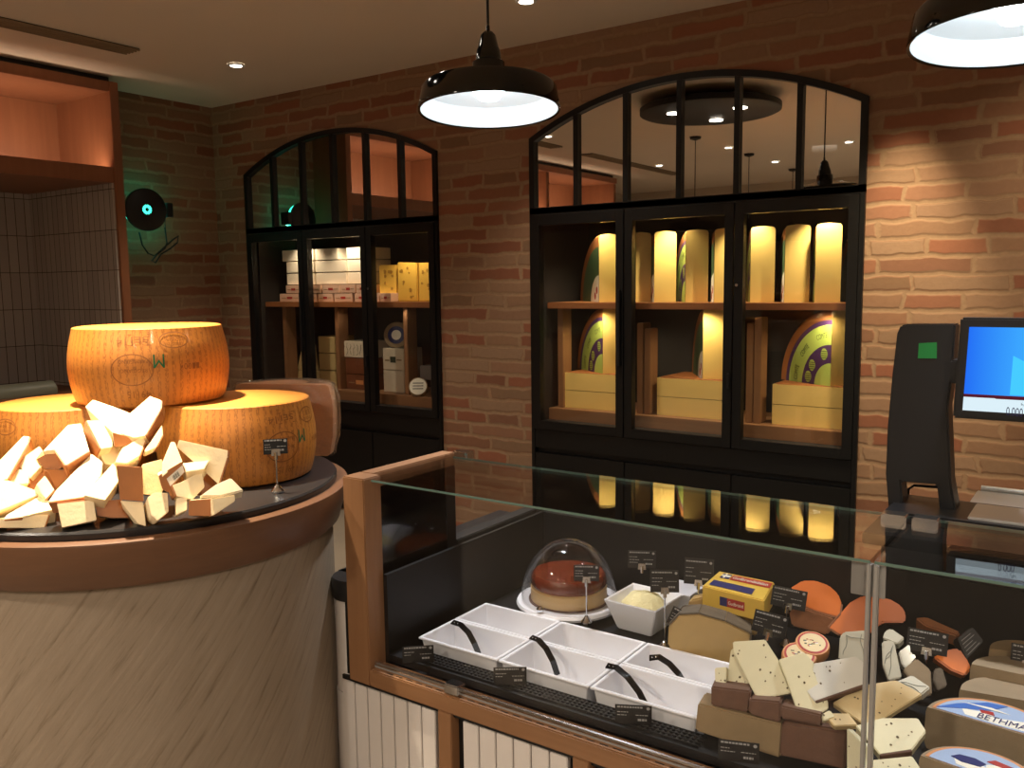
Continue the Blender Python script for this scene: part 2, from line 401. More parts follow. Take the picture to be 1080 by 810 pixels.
# recessed downlights
DL = [(-4.572, -.722, 'small lit downlight in the ceiling corner above the left arched cabinet'),
      (-2.458, -.655, 'lit ceiling downlight at the top edge above the black pendant lamp'),
      (-4.487, -2.697, 'lit downlight reflected in the first arched mirror pane of the wide cabinet'),
      (-3.417, -4.466, 'lit downlight reflected just under the black ceiling disc'),
      (-2.336, -4.896, 'brightest reflected downlight, in the last arched mirror pane by the lamp cord'),
      (-3.393, -5.848, 'lit downlight reflected between two reflected lamp cords'),
      (-4.572, -5.264, 'lit downlight reflected beside the reflected air vent')]
for x, y, lab in DL:
    t = thing('ceiling_downlight', lab, 'ceiling light', (x, y, ZC), 'recessed ceiling downlights')
    MB().lathe([(.052, ZC - .001), (.052, ZC - .008), (.036, ZC - .010), (.036, ZC - .002)], (x, y, 0), cap=False, seg=24).build('trim_ring', 'white_enamel', t)
    MB().lathe([(.036, ZC - .006), (.036, ZC - .003)], (x, y, 0), seg=24).build('lamp_face', 'downlight_glow', t)

# black ceiling disc with spots (seen in the mirror)
dc = Vector((-2.63, -2.05, 2.85))
t = thing('ceiling_disc', 'big black round ceiling raft with three spots, reflected in the mirror panes', 'ceiling fixture', dc)
MB().lathe([(.0, 2.85), (.50, 2.85), (.52, 2.86), (.52, 2.90), (.50, 2.91), (0, 2.91)], (dc.x, dc.y, 0), seg=64, cap=False).build('disc', 'black_lacquer', t)
MB().lathe([(.2, 2.91), (.2, ZC)], (dc.x, dc.y, 0)).build('hanger', 'black_lacquer', t)
for a in (.3, 2.4, 4.5):
    MB().lathe([(.0, 2.846), (.05, 2.846), (.05, 2.851)], (dc.x + .28 * math.cos(a), dc.y + .28 * math.sin(a), 0), seg=20).build('spot_face', 'downlight_glow', t)

# ------------------------------------------------------------------ wall-mounted wooden shelving at left
def shelving():
    XF = -5.42; Y1 = -1.0
    t = thing('wooden_shelving', 'warm lit open wooden wall cupboard above the tiled niche at left', 'shelving unit', (-5.6, -2.5, 1.2))
    yl = [-1.0, -2.6, -4.2, -5.8]
    XB = -6.07
    MB().box((XB, yl[-1], 2.86), (XF, Y1, 2.925)).build('top_panel', 'cabinet_wood', t, bevel=.003)
    MB().box((XN + .002, yl[-1], 2.925), (XF - .06, Y1 - .02, ZC - .002)).build('shadow_gap', 'black_lacquer', t)
    MB().box((XN + .002, yl[-1], 2.285), (XF - .03, Y1 - .061, 2.325)).build('bottom_panel', 'cabinet_wood', t, bevel=.003)
    MB().box((XF - .03, yl[-1], 2.285), (XF, Y1 - .061, 2.385)).build('front_lip', 'cabinet_wood', t, bevel=.003)
    MB().box((XB - .02, yl[-1], 2.325), (XB, Y1 - .06, 2.86)).build('back_panel', 'cabinet_wood', t)
    MB().box((XN + .002, Y1 - .06, .0), (XF + .01, Y1 - .001, 2.925)).build('end_panel', 'cabinet_wood', t, bevel=.003)
    for y in yl[1:]:
        MB().box((XB, y - .03, 2.325), (XF - .031, y + .03, 2.86)).build('divider', 'cabinet_wood', t, bevel=.003)
    MB().box((XN + .002, yl[-1], .92), (XN + .02, Y1 - .06, 2.285)).build('tiled_back', 'tile_left', t)
    MB().box((XN + .02, Y1 - .075, .92), (XF - .01, Y1 - .061, 2.285)).build('tiled_side', 'tile_side', t)
    MB().box((XN + .002, yl[-1], 0), (XF + .05, Y1 - .08, .92)).build('lower_cupboard', 'cabinet_wood', t)
    return t
shelving()
# grey rounded appliance on the counter in the niche
pe = onX(57, 411, -5.8)
t = thing('paper_roll', 'grey green rounded roll lying in the niche at the back behind the left cheese wheel', 'roll', (-5.8, pe.y - .45, .92))
rx = Matrix.Rotation(PI / 2, 4, 'X')
prof = [(.0, 0), (.05, 0), (.065, .012), (.065, .9), (.05, .92), (.0, .92)]
MB().lathe(prof, (-5.8, pe.y, pe.z), rx, seg=28, cap=False).build('roll', 'grey_green', t)
for y in (pe.y - .12, pe.y - .75): MB().box((-5.88, y - .02, .92), (-5.72, y + .02, pe.z - .055)).build('cradle', 'black_metal', t, bevel=.004)

# ------------------------------------------------------------------ green halo lamp on the brick wall
def halo_lamp():
    c = onX(155, 221, -5.62); n = Vector((1, -.12, 0)).normalized()
    zax = n; xax = Vector((0, 0, 1)).cross(zax).normalized(); yax = zax.cross(xax)
    m = Matrix((xax, yax, zax)).transposed().to_4x4()
    t = thing('halo_lamp', 'black round halo lamp glowing cyan green on the brick wall', 'lamp', (XL, c.y, c.z))
    MB().lathe([(0, 0), (.135, 0), (.147, -.008), (.147, -.03), (.12, -.032)], c, m, cap=False).build('lamp_body', 'black_plastic', t)
    MB().lathe([(.128, -.032), (.13, -.07), (.10, -.085)], c, m, cap=False).build('glow_band', 'cyan_glow', t)
    MB().lathe([(.10, -.085), (.11, -.10), (.05, -.12), (.03, -.185)], c, m).build('mount', 'black_plastic', t)
    mb = MB()
    rings = []
    for k in range(48):
        a = 2 * PI * k / 48; ro = .034 if (k // 2) % 2 else .030
        rings.append(m @ Vector((ro * math.cos(a), ro * math.sin(a), .003)) + c)
    inn = [m @ Vector((.014 * math.cos(2 * PI * k / 48), .014 * math.sin(2 * PI * k / 48), .003)) + c for k in range(48)]
    mb.add(rings + inn, [(i, (i + 1) % 48, 48 + (i + 1) % 48, 48 + i) for i in range(48)])
    mb.build('centre_light', 'cyan_glow', t)
    q = onX(175, 222, -5.66)
    MB().box((-5.69, q.y - .025, q.z - .05), (-5.60, q.y + .02, q.z + .05)).build('junction_box', 'black_plastic', t, bevel=.004)
    pts = [(147, 245), (150, 258), (156, 267), (163, 270), (172, 262), (182, 253), (188, 249), (187, 256), (180, 262), (170, 268), (164, 277), (160, 275), (166, 268), (174, 262), (176, 256), (174, 240), (174, 230)]
    w = [onX(u, v, -5.72 + .02 * (i % 3)) for i, (u, v) in enumerate(pts)]
    MB().tube(w, .006).build('cable', 'black_plastic', t)
    return c
halo_c = halo_lamp()

# ------------------------------------------------------------------ arched display cabinets
def cabinet(x0, x1, label, posts):
    fw = .045; x = lambda k: x0 + (x1 - x0) * k / 6
    t = thing('display_cabinet', label, 'display cabinet', ((x0 + x1) / 2, 0, 0), 'arched wall cabinets with glass doors')
    # arched outer frame + transom + muntins
    mb = MB(); yo0, yo1 = -.02, .06
    o = arch(x0, x1, ZT - .03); i_ = arch(x0, x1, ZT, .032)
    n = len(o)
    V = [(a, yo0, b) for a, b in o] + [(a, yo0, b) for a, b in i_] + [(a, yo1, b) for a, b in o] + [(a, yo1, b) for a, b in i_]
    F = []
    for k in range(n):
        j = (k + 1) % n
        F += [(k, j, n + j, n + k), (2 * n + k, 3 * n + k, 3 * n + j, 2 * n + j), (n + k, n + j, 3 * n + j, 3 * n + k), (k, 2 * n + k, 2 * n + j, j)]
    mb.add(V, F); mb.box((x0, yo0, ZT - .035), (x1, yo1, ZT + .005)); mb.build('arched_frame', 'black_metal', t)
    for k in range(1, 6):
        MB().box((x(k) - .014, -.018, ZT), (x(k) + .014, .03, arch_z(x(k), x0, x1, .02))).build('glazing_bar', 'black_metal', t)
    for k in range(6):
        a, b = x(k) + .012, x(k + 1) - .012
        if k == 0: a = x0 + .02
        if k == 5: b = x1 - .02
        pts = [(a, .005, ZT), (b, .005, ZT)] + [(b + (a - b) * q / 8, .005, arch_z(b + (a - b) * q / 8, x0, x1, .02)) for q in range(9)]
        MB().prism(pts, (0, .006, 0)).build('mirror_pane', 'mirror', t)
    # lower surround and black base with drawer line
    for a, b in ((x0, x0 + .022), (x1 - .022, x1)): MB().box((a, -.02, .004), (b, .06, ZT - .035)).build('side_frame', 'black_metal', t)
    MB().box((x0 + .022, -.018, .625), (x1 - .022, .10, ZDB - .004)).build('bottom_rail', 'black_metal', t, bevel=.003)
    for k in range(3):
        a, b = x(2 * k) + (.024 if k == 0 else .002), x(2 * k + 2) - (.024 if k == 2 else .002)
        MB().box((a, -.018, .06), (b, .02, .595)).build('base_panel', 'black_metal', t, bevel=.003)
    MB().box((x0 + .022, .02, .004), (x1 - .022, .10, .625)).build('plinth', 'black_lacquer', t)
    # carcass
    mb = MB(); D = .62
    mb.box((x0 + .022, .06, .70), (x0 + .04, D, ZT)); mb.box((x1 - .04, .06, .70), (x1 - .022, D, ZT)); mb.box((x0 + .04, D - .02, .70), (x1 - .04, D, ZT))
    mb.box((x0 + .022, .06, ZT - .03), (x1 - .022, D, ZT + .0)); mb.box((x0 + .04, .06, .70), (x1 - .04, D, .78)); mb.build('carcass', 'dark_interior', t)
    MB().box((x0 + .045, .095, 1.450), (x1 - .045, .60, 1.487)).build('shelf', 'shelf_oak', t, bevel=.003)
    MB().box((x0 + .045, .10, .78), (x1 - .045, .60, .85)).build('floor_board', 'oak', t, bevel=.003)
    MB().box((x0 + .045, .585, .85), (x1 - .045, .60, 1.45)).build('back_board', 'dark_interior', t)
    for u, top in posts:
        xx = onY(u, 370, .15).x
        MB().box((xx - .019, .15, .85), (xx + .019, .25, top)).build('partition', 'oak_x', t, bevel=.003)
    # doors
    for k in range(3):
        a, b = x(2 * k) + (.023 if k == 0 else .003), x(2 * k + 2) - (.023 if k == 2 else .003)
        mb = MB(); z0, z1 = ZDB, ZT - .038; w = .047
        for q in (((a, z0), (a + w, z1)), ((b - w, z0), (b, z1)), ((a + w, z0), (b - w, z0 + .05)), ((a + w, z1 - .06), (b - w, z1))):
            mb.box((q[0][0], -.03, q[0][1]), (q[1][0], .015, q[1][1]))
        d = mb.build('door', 'black_metal', t, bevel=.002)
        MB().box((a + w - .006, -.012, z0 + .045), (b - w + .006, -.006, z1 - .055)).build('glass_pane', 'cabinet_glass', d)
        if k == 0: mb = MB(); mb.box((b - .030, -.052, 1.14), (b - .012, -.030, 1.56)); mb.build('handle', 'black_plastic', d, bevel=.003)
        elif k == 1: mb = MB(); mb.box((b - .022, -.042, 1.05), (b - .006, -.030, 1.13)); mb.build('latch', 'black_plastic', d, bevel=.003)
        else: mb = MB(); mb.lathe([(0, 0), (.008, 0), (.008, .006), (0, .006)], (a + .016, -.031, 1.58), Matrix.Rotation(PI / 2, 4, 'X'), seg=12, cap=False); mb.build('keyhole', 'chrome', d)
    return t
cabinet(RX0, RX1, 'wide arched black cabinet full of standing cheese quarters on the brick wall, nearer one', ((591, 1.45), (675, 1.37), (682.5, 1.34), (791, 1.38), (799, 1.41)))
cabinet(LX0, LX1, 'smaller looking arched black cabinet of boxes and emmental at the far end of brick wall', ((301, 1.45), (356, 1.45), (428, 1.45)))

# ------------------------------------------------------------------ quarter wheels of cheese
def quarter(R=.39, T=.122):
    """corner at the origin; label face in the x-z plane at y=0 (spans +x and +z), thickness along +y"""
    t = thing('cheese_quarter', 'tmp', 'cheese', (0, 0, 0), 'quarter wheels of hard cheese')
    bv = .014; n = 20
    def ring(r, y):
        return [Vector((0, y, 0))] + [Vector((r * math.sin(PI / 2 * i / n), y, r * math.cos(PI / 2 * i / n))) for i in range(n + 1)]
    rings = [ring(R - bv, 0), ring(R - .003, bv * .5), ring(R, bv * 1.4), ring(R + .004, T / 2), ring(R, T - bv * 1.4), ring(R - .003, T - bv * .5), ring(R - bv, T)]
    mb = MB(); m = n + 2
    # rind: curved rim + the two flat faces
    vs = [p for r in rings for p in r]
    fr, fc = [], []
    for k in range(len(rings) - 1):
        for i in range(m):
            j = (i + 1) % m; q = (k * m + i, k * m + j, (k + 1) * m + j, (k + 1) * m + i)
            (fr if 0 < i < m - 1 else fc).append(q)
    b = MB(); b.add(vs, fc); b.add(rings[0], [tuple(range(m))[::-1]]); b.add(rings[-1], [tuple(range(m))]); b.build('cut_body', 'comte_cut', t, origin=(0, 0, 0), fix=False)
    r = MB(); r.add([p * 1.0 for p in vs], fr, True)
    # flat rind band on both faces
    for y, s in ((-.0012, -1), (T + .0012, 1)):
        a = [Vector((q * math.sin(PI / 2 * i / n), y, q * math.cos(PI / 2 * i / n))) for q in (R * .06, R - bv + .001) for i in range(n + 1)]
        r.add(a, [(i, i + 1, n + 2 + i, n + 1 + i) for i in range(n)])
    r.build('rind', 'comte_rind', t, origin=(0, 0, 0), fix=False)
    return t
def quarter_label(t, scheme, R=.39):
    n = 20; y = -.0026
    def band(mb, r0, r1, yy, a0=0., a1=PI / 2):
        pts = [Vector((q * math.sin(a0 + (a1 - a0) * i / n), yy, q * math.cos(a0 + (a1 - a0) * i / n))) for q in (r0, r1) for i in range(n + 1)]
        mb.add(pts, [(i, i + 1, n + 2 + i, n + 1 + i) for i in range(n)])
    mb = MB()
    if scheme == 'bright': cols = ['label_purple', 'label_lime', 'label_purple', 'label_lime', 'label_ink', 'label_dark_green']
    else: cols = ['label_dark_green', 'label_dark_green', 'label_dark_green', 'label_white', 'label_white', 'label_red']
    if scheme == 'bright':
        band(mb.mat(0), R * .80, R * .86, y); band(mb.mat(1), R * .54, R * .80, y); band(mb.mat(2), R * .30, R * .54, y); band(mb.mat(3), .004, R * .30, y)
        for a in (.30, .95, 1.35):                                    # green bells
            c = Vector((R * .43 * math.sin(a), y - .0006, R * .43 * math.cos(a)))
            mb.mat(1).add([c + Vector((.024 * math.cos(q * PI / 8), 0, .030 * math.sin(q * PI / 8))) for q in range(16)], [tuple(range(16))])
            for s in range(4): mb.mat(4).box(c + Vector((-.02, -.0009, -.02 + s * .011)), c + Vector((.02, -.0006, -.017 + s * .011)))
        mb.mat(4)
        for a in (.12, .70, 1.22):
            def fn(x, yy, a=a):
                an = a + .30 * x; rr = R * (.635 + .07 * yy); return Vector((rr * math.sin(an), y - .0006, rr * math.cos(an)))
            text_map(mb, 'COMTE', lambda x, yy, f=fn: f(1 - x, yy), False)
    else:
        band(mb.mat(0), R * .40, R * .82, y); band(mb.mat(3), .004, R * .40, y)
        for a in (.5, 1.1):
            c = Vector((R * .2 * math.sin(a), y - .0006, R * .2 * math.cos(a)))
            mb.mat(5).add([c + Vector((.016 * math.cos(q * PI / 6), 0, .022 * math.sin(q * PI / 6))) for q in range(12)], [tuple(range(12))])
    mb.build('paper_label', cols, t, origin=(0, 0, 0), fix=False)
    return t
qa = quarter_label(quarter(), 'bright'); qb = quarter_label(quarter(), 'dark')
# standing: local +x goes back-left at angle th; thickness goes back-right
def stand(th): return (0, 0, PI - math.radians(th))   # +x -> (-cos,sin)
def place_std(src, u, zc, th, label, y=.16, first=False):
    """u: pixel of the front bottom corner"""
    p = onY(u, 317, y); rot = (0, 0, PI - math.radians(th))
    # mirrored so that the thickness runs to the right of the label face
    o = dup(src); o.location = (p.x, y, zc); o.rotation_euler = rot; o.scale = (1, -1, 1); o['label'] = label
    return o
SH = 1.488
place_std(qb, 632, SH, 43, 'standing cheese quarter at the left end of the upper shelf, wrapped and showing its side')
place_std(qa, 664, SH, 56, 'second upper-shelf cheese quarter, half hidden behind the door post')
place_std(qb, 690, SH, 55, 'upper-shelf cheese quarter standing just right of the first door post')
place_std(qa, 723, SH, 56, 'upper-shelf cheese quarter in shiny film in the middle of the centre door')
place_std(qb, 753, SH, 60, 'brightly lit cheese quarter on the shelf beside the second door post')
place_std(qa, 791, SH, 66, 'upper-shelf cheese quarter first in the right-hand door, green and purple side')
place_std(qb, 827, SH, 66, 'tallest cheese quarter of the upper shelf, second in the right-hand door')
place_std(qa, 859, SH, 70, 'cheese quarter glaring white under the lamp, third in the right-hand door')
place_std(qb, 905, SH, 60, 'cheese quarter at the right end of the upper shelf showing a green label')
# lower storey
def place_flat(u0, z, label, y=.17, w=1.0):
    p = onY(u0, 400, y); o = dup(qsrc); o.location = (p.x, y, z); o.rotation_euler = (PI / 2, 0, 0); o['label'] = label
    # +x stays right, +z -> -y ; flip so the quarter extends back
    o.rotation_euler = (-PI / 2, 0, 0); o.location.z = z; return o
qsrc = quarter(.395, .104); qsrc['group'] = 'quarter wheels lying flat'
FL = .851
place_flat(595, FL + .104, 'lower flat cheese quarter on the cabinet floor behind the left door')
place_flat(595, FL + .211, 'upper flat cheese quarter of the pair behind the left door')
place_flat(693, FL + .104, 'lower flat cheese quarter on the cabinet floor behind the centre door')
place_flat(693, FL + .211, 'upper flat cheese quarter of the pair behind the centre door')
place_flat(815, FL + .104, 'lower flat cheese quarter on the cabinet floor behind the right door')
place_flat(815, FL + .211, 'upper flat cheese quarter carrying the purple and green labelled piece')
for src, u, th, lab, yy in ((qa, 636, 36, 'standing cheese quarter with a dim green label below the shelf, left door', .2), (qb, 741, 58, 'standing cheese quarter with white badge below the shelf, centre door', .2), (qa, 876, 33, 'big standing quarter with purple and green printed label, lower right door', .19)):
    p = onY(u, 407, yy); o = dup(src); o.location = (p.x, yy, FL + .213); o.rotation_euler = (0, 0, PI - math.radians(th)); o.scale = (1, -1, 1); o['label'] = lab
for q in (qa, qb, qsrc):
    for c in kids(q): bpy.data.objects.remove(c)
    bpy.data.objects.remove(q)
# wooden dividing boards are part of the cabinet; contents of the far cabinet follow
def carton(x0, x1, y0, y1, z0, z1, mat, name, label, cat, group, band=None, rot=0.):
    c = Vector(((x0 + x1) / 2, (y0 + y1) / 2, z0)); m = Matrix.Translation(c) @ Matrix.Rotation(rot, 4, 'Z') @ Matrix.Translation(-c)
    t = thing(name, label, cat, c, group)
    MB().box((x0, y0, z0), (x1, y1, z1), m).build('carton' if 'box' in name else 'block', mat, t, bevel=.003)
    if band:
        mb = MB(); h = z1 - z0
        for k in range(band[1]):
            zz = z0 + h * (.22 + .5 * k / max(1, band[1] - 1) if band[1] > 1 else .4)
            mb.mat(0).box((x0 + (x1 - x0) * .36, y0 - .0012, zz - h * .06), (x0 + (x1 - x0) * .62, y0 + .001, zz + h * .22), m)
            mb.mat(1).box((x0 + (x1 - x0) * .10, y0 - .0012, zz), (x0 + (x1 - x0) * .32, y0 + .001, zz + h * .07), m); mb.box((x0 + (x1 - x0) * .66, y0 - .0012, zz + h * .04), (x1 - (x1 - x0) * .10, y0 + .001, zz + h * .11), m)
        mb.build('printed_band', [band[0], 'tan_rind'], t)
    return t
def fx(u, y=.2): return onY(u, 317, y).x
G = 'white cartons on the far shelf'
lay = ['bottom', 'middle', 'top']
for k in range(3):
    z = SH + .128 + k * .088
    carton(fx(303.5 - (4 if k == 2 else 0), .18), fx(333, .18) - .004, .18, .46, z, z + .082, 'paper_white', 'cheese_box', f'white carton, {lay[k]} one of the stack seen behind the left door of the far cabinet', 'box', G)
    carton(fx(334, .18), fx(366 - (8 if k == 2 else 0), .18), .18, .46, z, z + .082, 'paper_white', 'cheese_box', f'white carton, {lay[k]} one of the glaring stack behind the far cabinet centre door', 'box', G)
    carton(fx(367, .2), fx(387, .2), .2, .46, z, z + .082, 'paper_white', 'cheese_box', f'white carton, {lay[k]} one of the shaded stack next to the far cabinet centre door post', 'box', G)
G = 'small printed boxes on the far shelf'
rows = [([(295, 317), (318.5, 334), (335.5, 351), (352.5, 372), (374, 387), (388.5, 400), (401, 412.5)], 'bottom row'), ([(302, 318), (319.5, 338.5), (340, 358.5), (360, 375), (376, 387)], 'upper row')]
ordn = ['first', 'second', 'third', 'fourth', 'fifth', 'sixth', 'seventh']
for r, (xs, nm) in enumerate(rows):
    for k, (a, b) in enumerate(xs):
        z = SH + r * .063
        carton(fx(a, .14), fx(b, .14), .14, .30, z, z + .060, 'pink_box', 'small_cheese_box', f'small pinkish printed box, {ordn[k]} from the left in the {nm} on the far shelf', 'box', G, ('label_red', 1))
# emmental chunks
for k, (a, b, h, lab) in enumerate(((400.5, 417, .255, 'yellow emmental chunk with holes next to the far cabinet door post'), (419.5, 438, .272, 'middle yellow emmental chunk with big holes on the far shelf'), (441.5, 463, .262, 'right-hand yellow emmental chunk with holes by the far cabinet edge'))):
    x0, x1 = fx(a, .21), fx(b, .21); t = thing('emmental_chunk', lab, 'cheese', ((x0 + x1) / 2, .3, SH), 'emmental chunks on the far shelf')
    mb = MB(); mb.prism([(x0, .21, SH), (x1, .235, SH), (x1 - .004, .235, SH + h - .012 * (k % 2)), (x0 + .004 * k, .21, SH + h)], (-.01, .22, 0)); mb.build('block', 'emmental', t, bevel=.006)
    hb = MB(); rnd = random.Random(k)
    for q in range(9):
        xx = x0 + (x1 - x0) * rnd.uniform(.15, .85); zz = SH + rnd.uniform(.03, h - .03); rr = rnd.uniform(.006, .016); yy = .21 + .025 * (xx - x0) / (x1 - x0)
        hb.lathe([(rr, -.0015), (rr * .8, .002), (0, .003)], (xx, yy, zz), Matrix.Rotation(PI / 2, 4, 'X') @ Matrix.Scale(-1, 4, (0, 0, 1)), seg=12)
    hb.build('hole', 'emmental_hole', t)['kind'] = 'stuff'
# lower storey of the far cabinet
def lowblk(u0, u1, za, zb, mat, lab, name='cheese_block', y=.2, d=.2, group='blocks in the far cabinet', band=None): return carton(fx(u0, y), fx(u1, y), y, y + d, za, zb, mat, name, lab, 'cheese', group, band)
lowblk(304, 327, FL, FL + .10, 'cream_block', 'yellow block on the far cabinet floor behind the left door', y=.26)
for k, w in enumerate(('bottom', 'middle', 'top')):
    lowblk(334, 351.5, FL + k * .128, FL + .122 + k * .128, 'cream_block', f'yellow cheese block, {w} of three behind the far centre door post')
lowblk(362, 392, FL, FL + .108, 'brown_block', 'lower brown wrapped block in the far cabinet', band=('label_orange', 1))
lowblk(362, 392, FL + .112, FL + .228, 'brown_block', 'upper brown wrapped block in the far cabinet')
lowblk(359, 389, FL + .232, FL + .350, 'white_wrap', 'white wrapped block with dark scribbled print on the brown blocks')
sb = bpy.context.scene.objects; wb = [o for o in sb if o.get('label') == 'white wrapped block with dark scribbled print on the brown blocks'][0]
mb = MB(); rnd = random.Random(9)
for k in range(7):
    xa = fx(361 + 3.6 * k); mb.tube([(xa + rnd.uniform(-.012, .012), .1985, FL + .25 + .082 * q / 4 + rnd.uniform(-.006, .006)) for q in range(5)], .0016, 5)
mb.build('scribbled_print', 'label_ink', wb)
lowblk(402, 424, FL, FL + .155, 'white_wrap', 'lower cream block behind the far right door')
lowblk(402, 424, FL + .158, FL + .310, 'white_wrap', 'upper cream block behind the far right door, under the dark round', band=('label_ink', 1))
lowblk(452, 466, FL, FL + .10, 'grey_block', 'lower grey packet at the right end of the far cabinet')
lowblk(441, 466, FL + .103, FL + .20, 'grey_block', 'upper grey packet at the right end of the far cabinet')
def disc(name, c, n, r, h, mats, label, cat, face_label=True, group=None):
    n = Vector(n).normalized(); xa = n.cross(Vector((0, 0, 1)));
    if xa.length < 1e-3: xa = Vector((1, 0, 0))
    xa.normalize(); ya = n.cross(xa); m = Matrix((xa, ya, n)).transposed().to_4x4()
    t = thing(name, label, cat, c, group)
    MB().lathe([(0, -h), (r * .93, -h), (r, -h * .8), (r, -h * .2), (r * .95, 0), (0, 0)], c, m, cap=False, seg=40).build('wheel_body', mats[0], t)
    return t, m
c = Vector((fx(417, .26), .26, FL + .311 + .09)); t, m = disc('cheese_round', c, (.45, -.85, .15), .095, .07, ['tan_rind'], 'brown cheese round with a dark round label leaning on top of the cream blocks', 'cheese')
MB().lathe([(0, .001), (.062, .001), (.062, .002), (0, .002)], c, m, cap=False).build('paper_label', 'label_navy', t)
mb = MB(); mb.lathe([(0, .0024), (.035, .0024), (.035, .003)], c, m, cap=False); mb.build('badge', 'label_white', t)
c = onY(441, 410, .125); c.z = FL + .066; t, m = disc('cheese_round', c, (.5, -.75, .42), .066, .03, ['tan_rind'], 'small round cheese with white label propped on the far cabinet floor', 'cheese')
MB().lathe([(0, .001), (.058, .001), (.058, .002), (0, .002)], c, m, cap=False).build('paper_label', 'label_white', t)
mb = MB()
for k, b in enumerate(('AFFINE', 'FERMIER')):
    f = m @ Vector((0, 0, 0)); xa = m.to_3x3() @ Vector((1, 0, 0)); ya = m.to_3x3() @ Vector((0, 1, 0)); s = -1
    text_map(mb, b, quad_fn(c + m.to_3x3() @ Vector((.035, .012 - .026 * k, .0026)), -xa * .07, ya * .012 ))
# unreadable print on that label kept as plain strokes
mb = MB()
for k in range(3): mb.box((-.036, -.026 + .02 * k, .0024), (.036, -.020 + .02 * k, .003), Matrix.Translation(c) @ m)
mb.build('printed_lines', 'label_ink', t)
c = onY(318, 385, .27); t = thing('cheese_wedge', 'pale wedge standing on the yellow block behind the far left door', 'cheese', (c.x, .27, FL + .1))
MB().prism([(c.x - .06, .27, FL + .102), (c.x + .09, .27, FL + .102), (c.x + .06, .27, FL + .30), (c.x + .03, .27, FL + .33)], (0, .1, 0)).build('wedge', 'cream_block', t, bevel=.004)

# ------------------------------------------------------------------ tasting drum with slate top
DC = Vector((-2.263, -2.93, 0)); TOPZ = 1.060
t = thing('display_drum', 'round drum counter with plaster sides, wooden rim and slate top', 'counter', DC)
MB().lathe([(.525, .0), (.525, .004)] + [(.525, .05 + .08 * i) for i in range(11)] + [(.525, .915), (.525, .922), (.515, .925)], DC, seg=96).build('drum', 'drum_plaster', t)
MB().lathe([(.40, .925), (.540, .925), (.546, .93), (.574, 1.030), (.572, 1.037), (.562, 1.040), (.40, 1.040)], DC, seg=96, cap=False).build('wooden_rim', 'ring_wood', t)
MB().lathe([(.0, 1.036), (.538, 1.036), (.541, 1.040), (.541, 1.055), (.537, TOPZ), (.0, TOPZ)], DC, seg=96, cap=False).build('slate_top', 'slate', t)

# ------------------------------------------------------------------ parmesan wheels
def wheel(cx, cy, z, label, rot, H=.222, RT=.204, RB=.222, marks=True, seed=0):
    t = thing('parmesan_cheese', label, 'cheese wheel', (cx, cy, z), 'whole parmesan wheels')
    prof = [(0, 0), (RT - .012, 0), (RT, .006)]
    for i in range(1, 12):
        k = i / 12; prof.append((RT + (RB - RT) * math.sin(PI * k), H * k))
    prof += [(RT + .0015, H - .002)]
    MB().lathe(prof + [(RT - .0015, H)], (cx, cy, z), seg=96).build('rind', 'wheel_rind', t)
    MB().lathe([(RT - .003, H + .0003), (RT - .012, H + .002), (RT - .03, H + .0004), (0, H + .0006)], (cx, cy, z), seg=96, cap=False).build('top_face', 'crust_top', t)
    def surf(a, zz, off=.0012):
        k = max(0, min(1, zz / H)); r = RT + (RB - RT) * math.sin(PI * k) + off
        return Vector((cx + r * math.cos(a), cy + r * math.sin(a), z + zz))
    if marks:
        mb = MB()
        def wrap(body, a0, z0, w, h, flip=True):
            text_map(mb, body, lambda x, y: surf(rot + a0 + w / RB * x, z0 + h * y), flip)
        def oval(a0, z0, w, h, th=.003):
            n = 40; o_, i_ = [], []
            for k in range(n):
                q = 2 * PI * k / n; o_.append(surf(rot + a0 + w / 2 / RB * math.cos(q), z0 + h / 2 * math.sin(q)))
                i_.append(surf(rot + a0 + (w / 2 - th) / RB * math.cos(q), z0 + (h / 2 - th) * math.sin(q)))
            mb.add(o_ + i_, [(k, (k + 1) % n, n + (k + 1) % n, n + k) for k in range(n)])
        wrap('14', -.40, .170, .026, .020); wrap('SEI', -.22, .176, .045, .016)
        for zz in (.168, .196):
            mb.add([surf(rot - .26, zz), surf(rot + .02, zz), surf(rot + .02, zz + .002), surf(rot - .26, zz + .002)], [(0, 1, 2, 3)])
        oval(.30, .180, .082, .044); wrap('IS 08 2', .20, .178, .046, .013); wrap('CONSORZIO', .18, .166, .05, .007)
        oval(-.22, .105, .108, .085); wrap('PARMIGIANO', -.38, .122, .075, .010); wrap('REGGIANO', -.36, .098, .068, .010)
        wrap('49115', -.30, .030, .060, .019)
        for k in range(5): wrap('40011'[k], .34 + k * .055, .10, .009, .016)
        mb.build('pressed_lettering', 'pressed_mark', t)
        mb = MB(); text_map(mb, 'M', lambda x, y: surf(rot + .03 + .13 * x, .108 + .036 * y, .0016), True); mb.build('green_stamp', 'stamp_green', t)
    return t
def facing(x, y): return math.atan2(-DIST - y, -x)
WR = (-2.085, -2.735); WL = (-2.455, -3.01); WT = (-2.27, -2.88)
wheel(*WR, TOPZ, 'golden parmesan wheel lying right on the slate with a price card before it', facing(*WR) + .78)
wheel(*WL, TOPZ, 'golden parmesan wheel lying left on the slate behind the cut pieces', facing(*WL) - 1.2)
wheel(*WT, TOPZ + .2235, 'golden parmesan wheel stacked on top of the two others, stamped upside down', facing(*WT), H=.212, RT=.196, RB=.214)
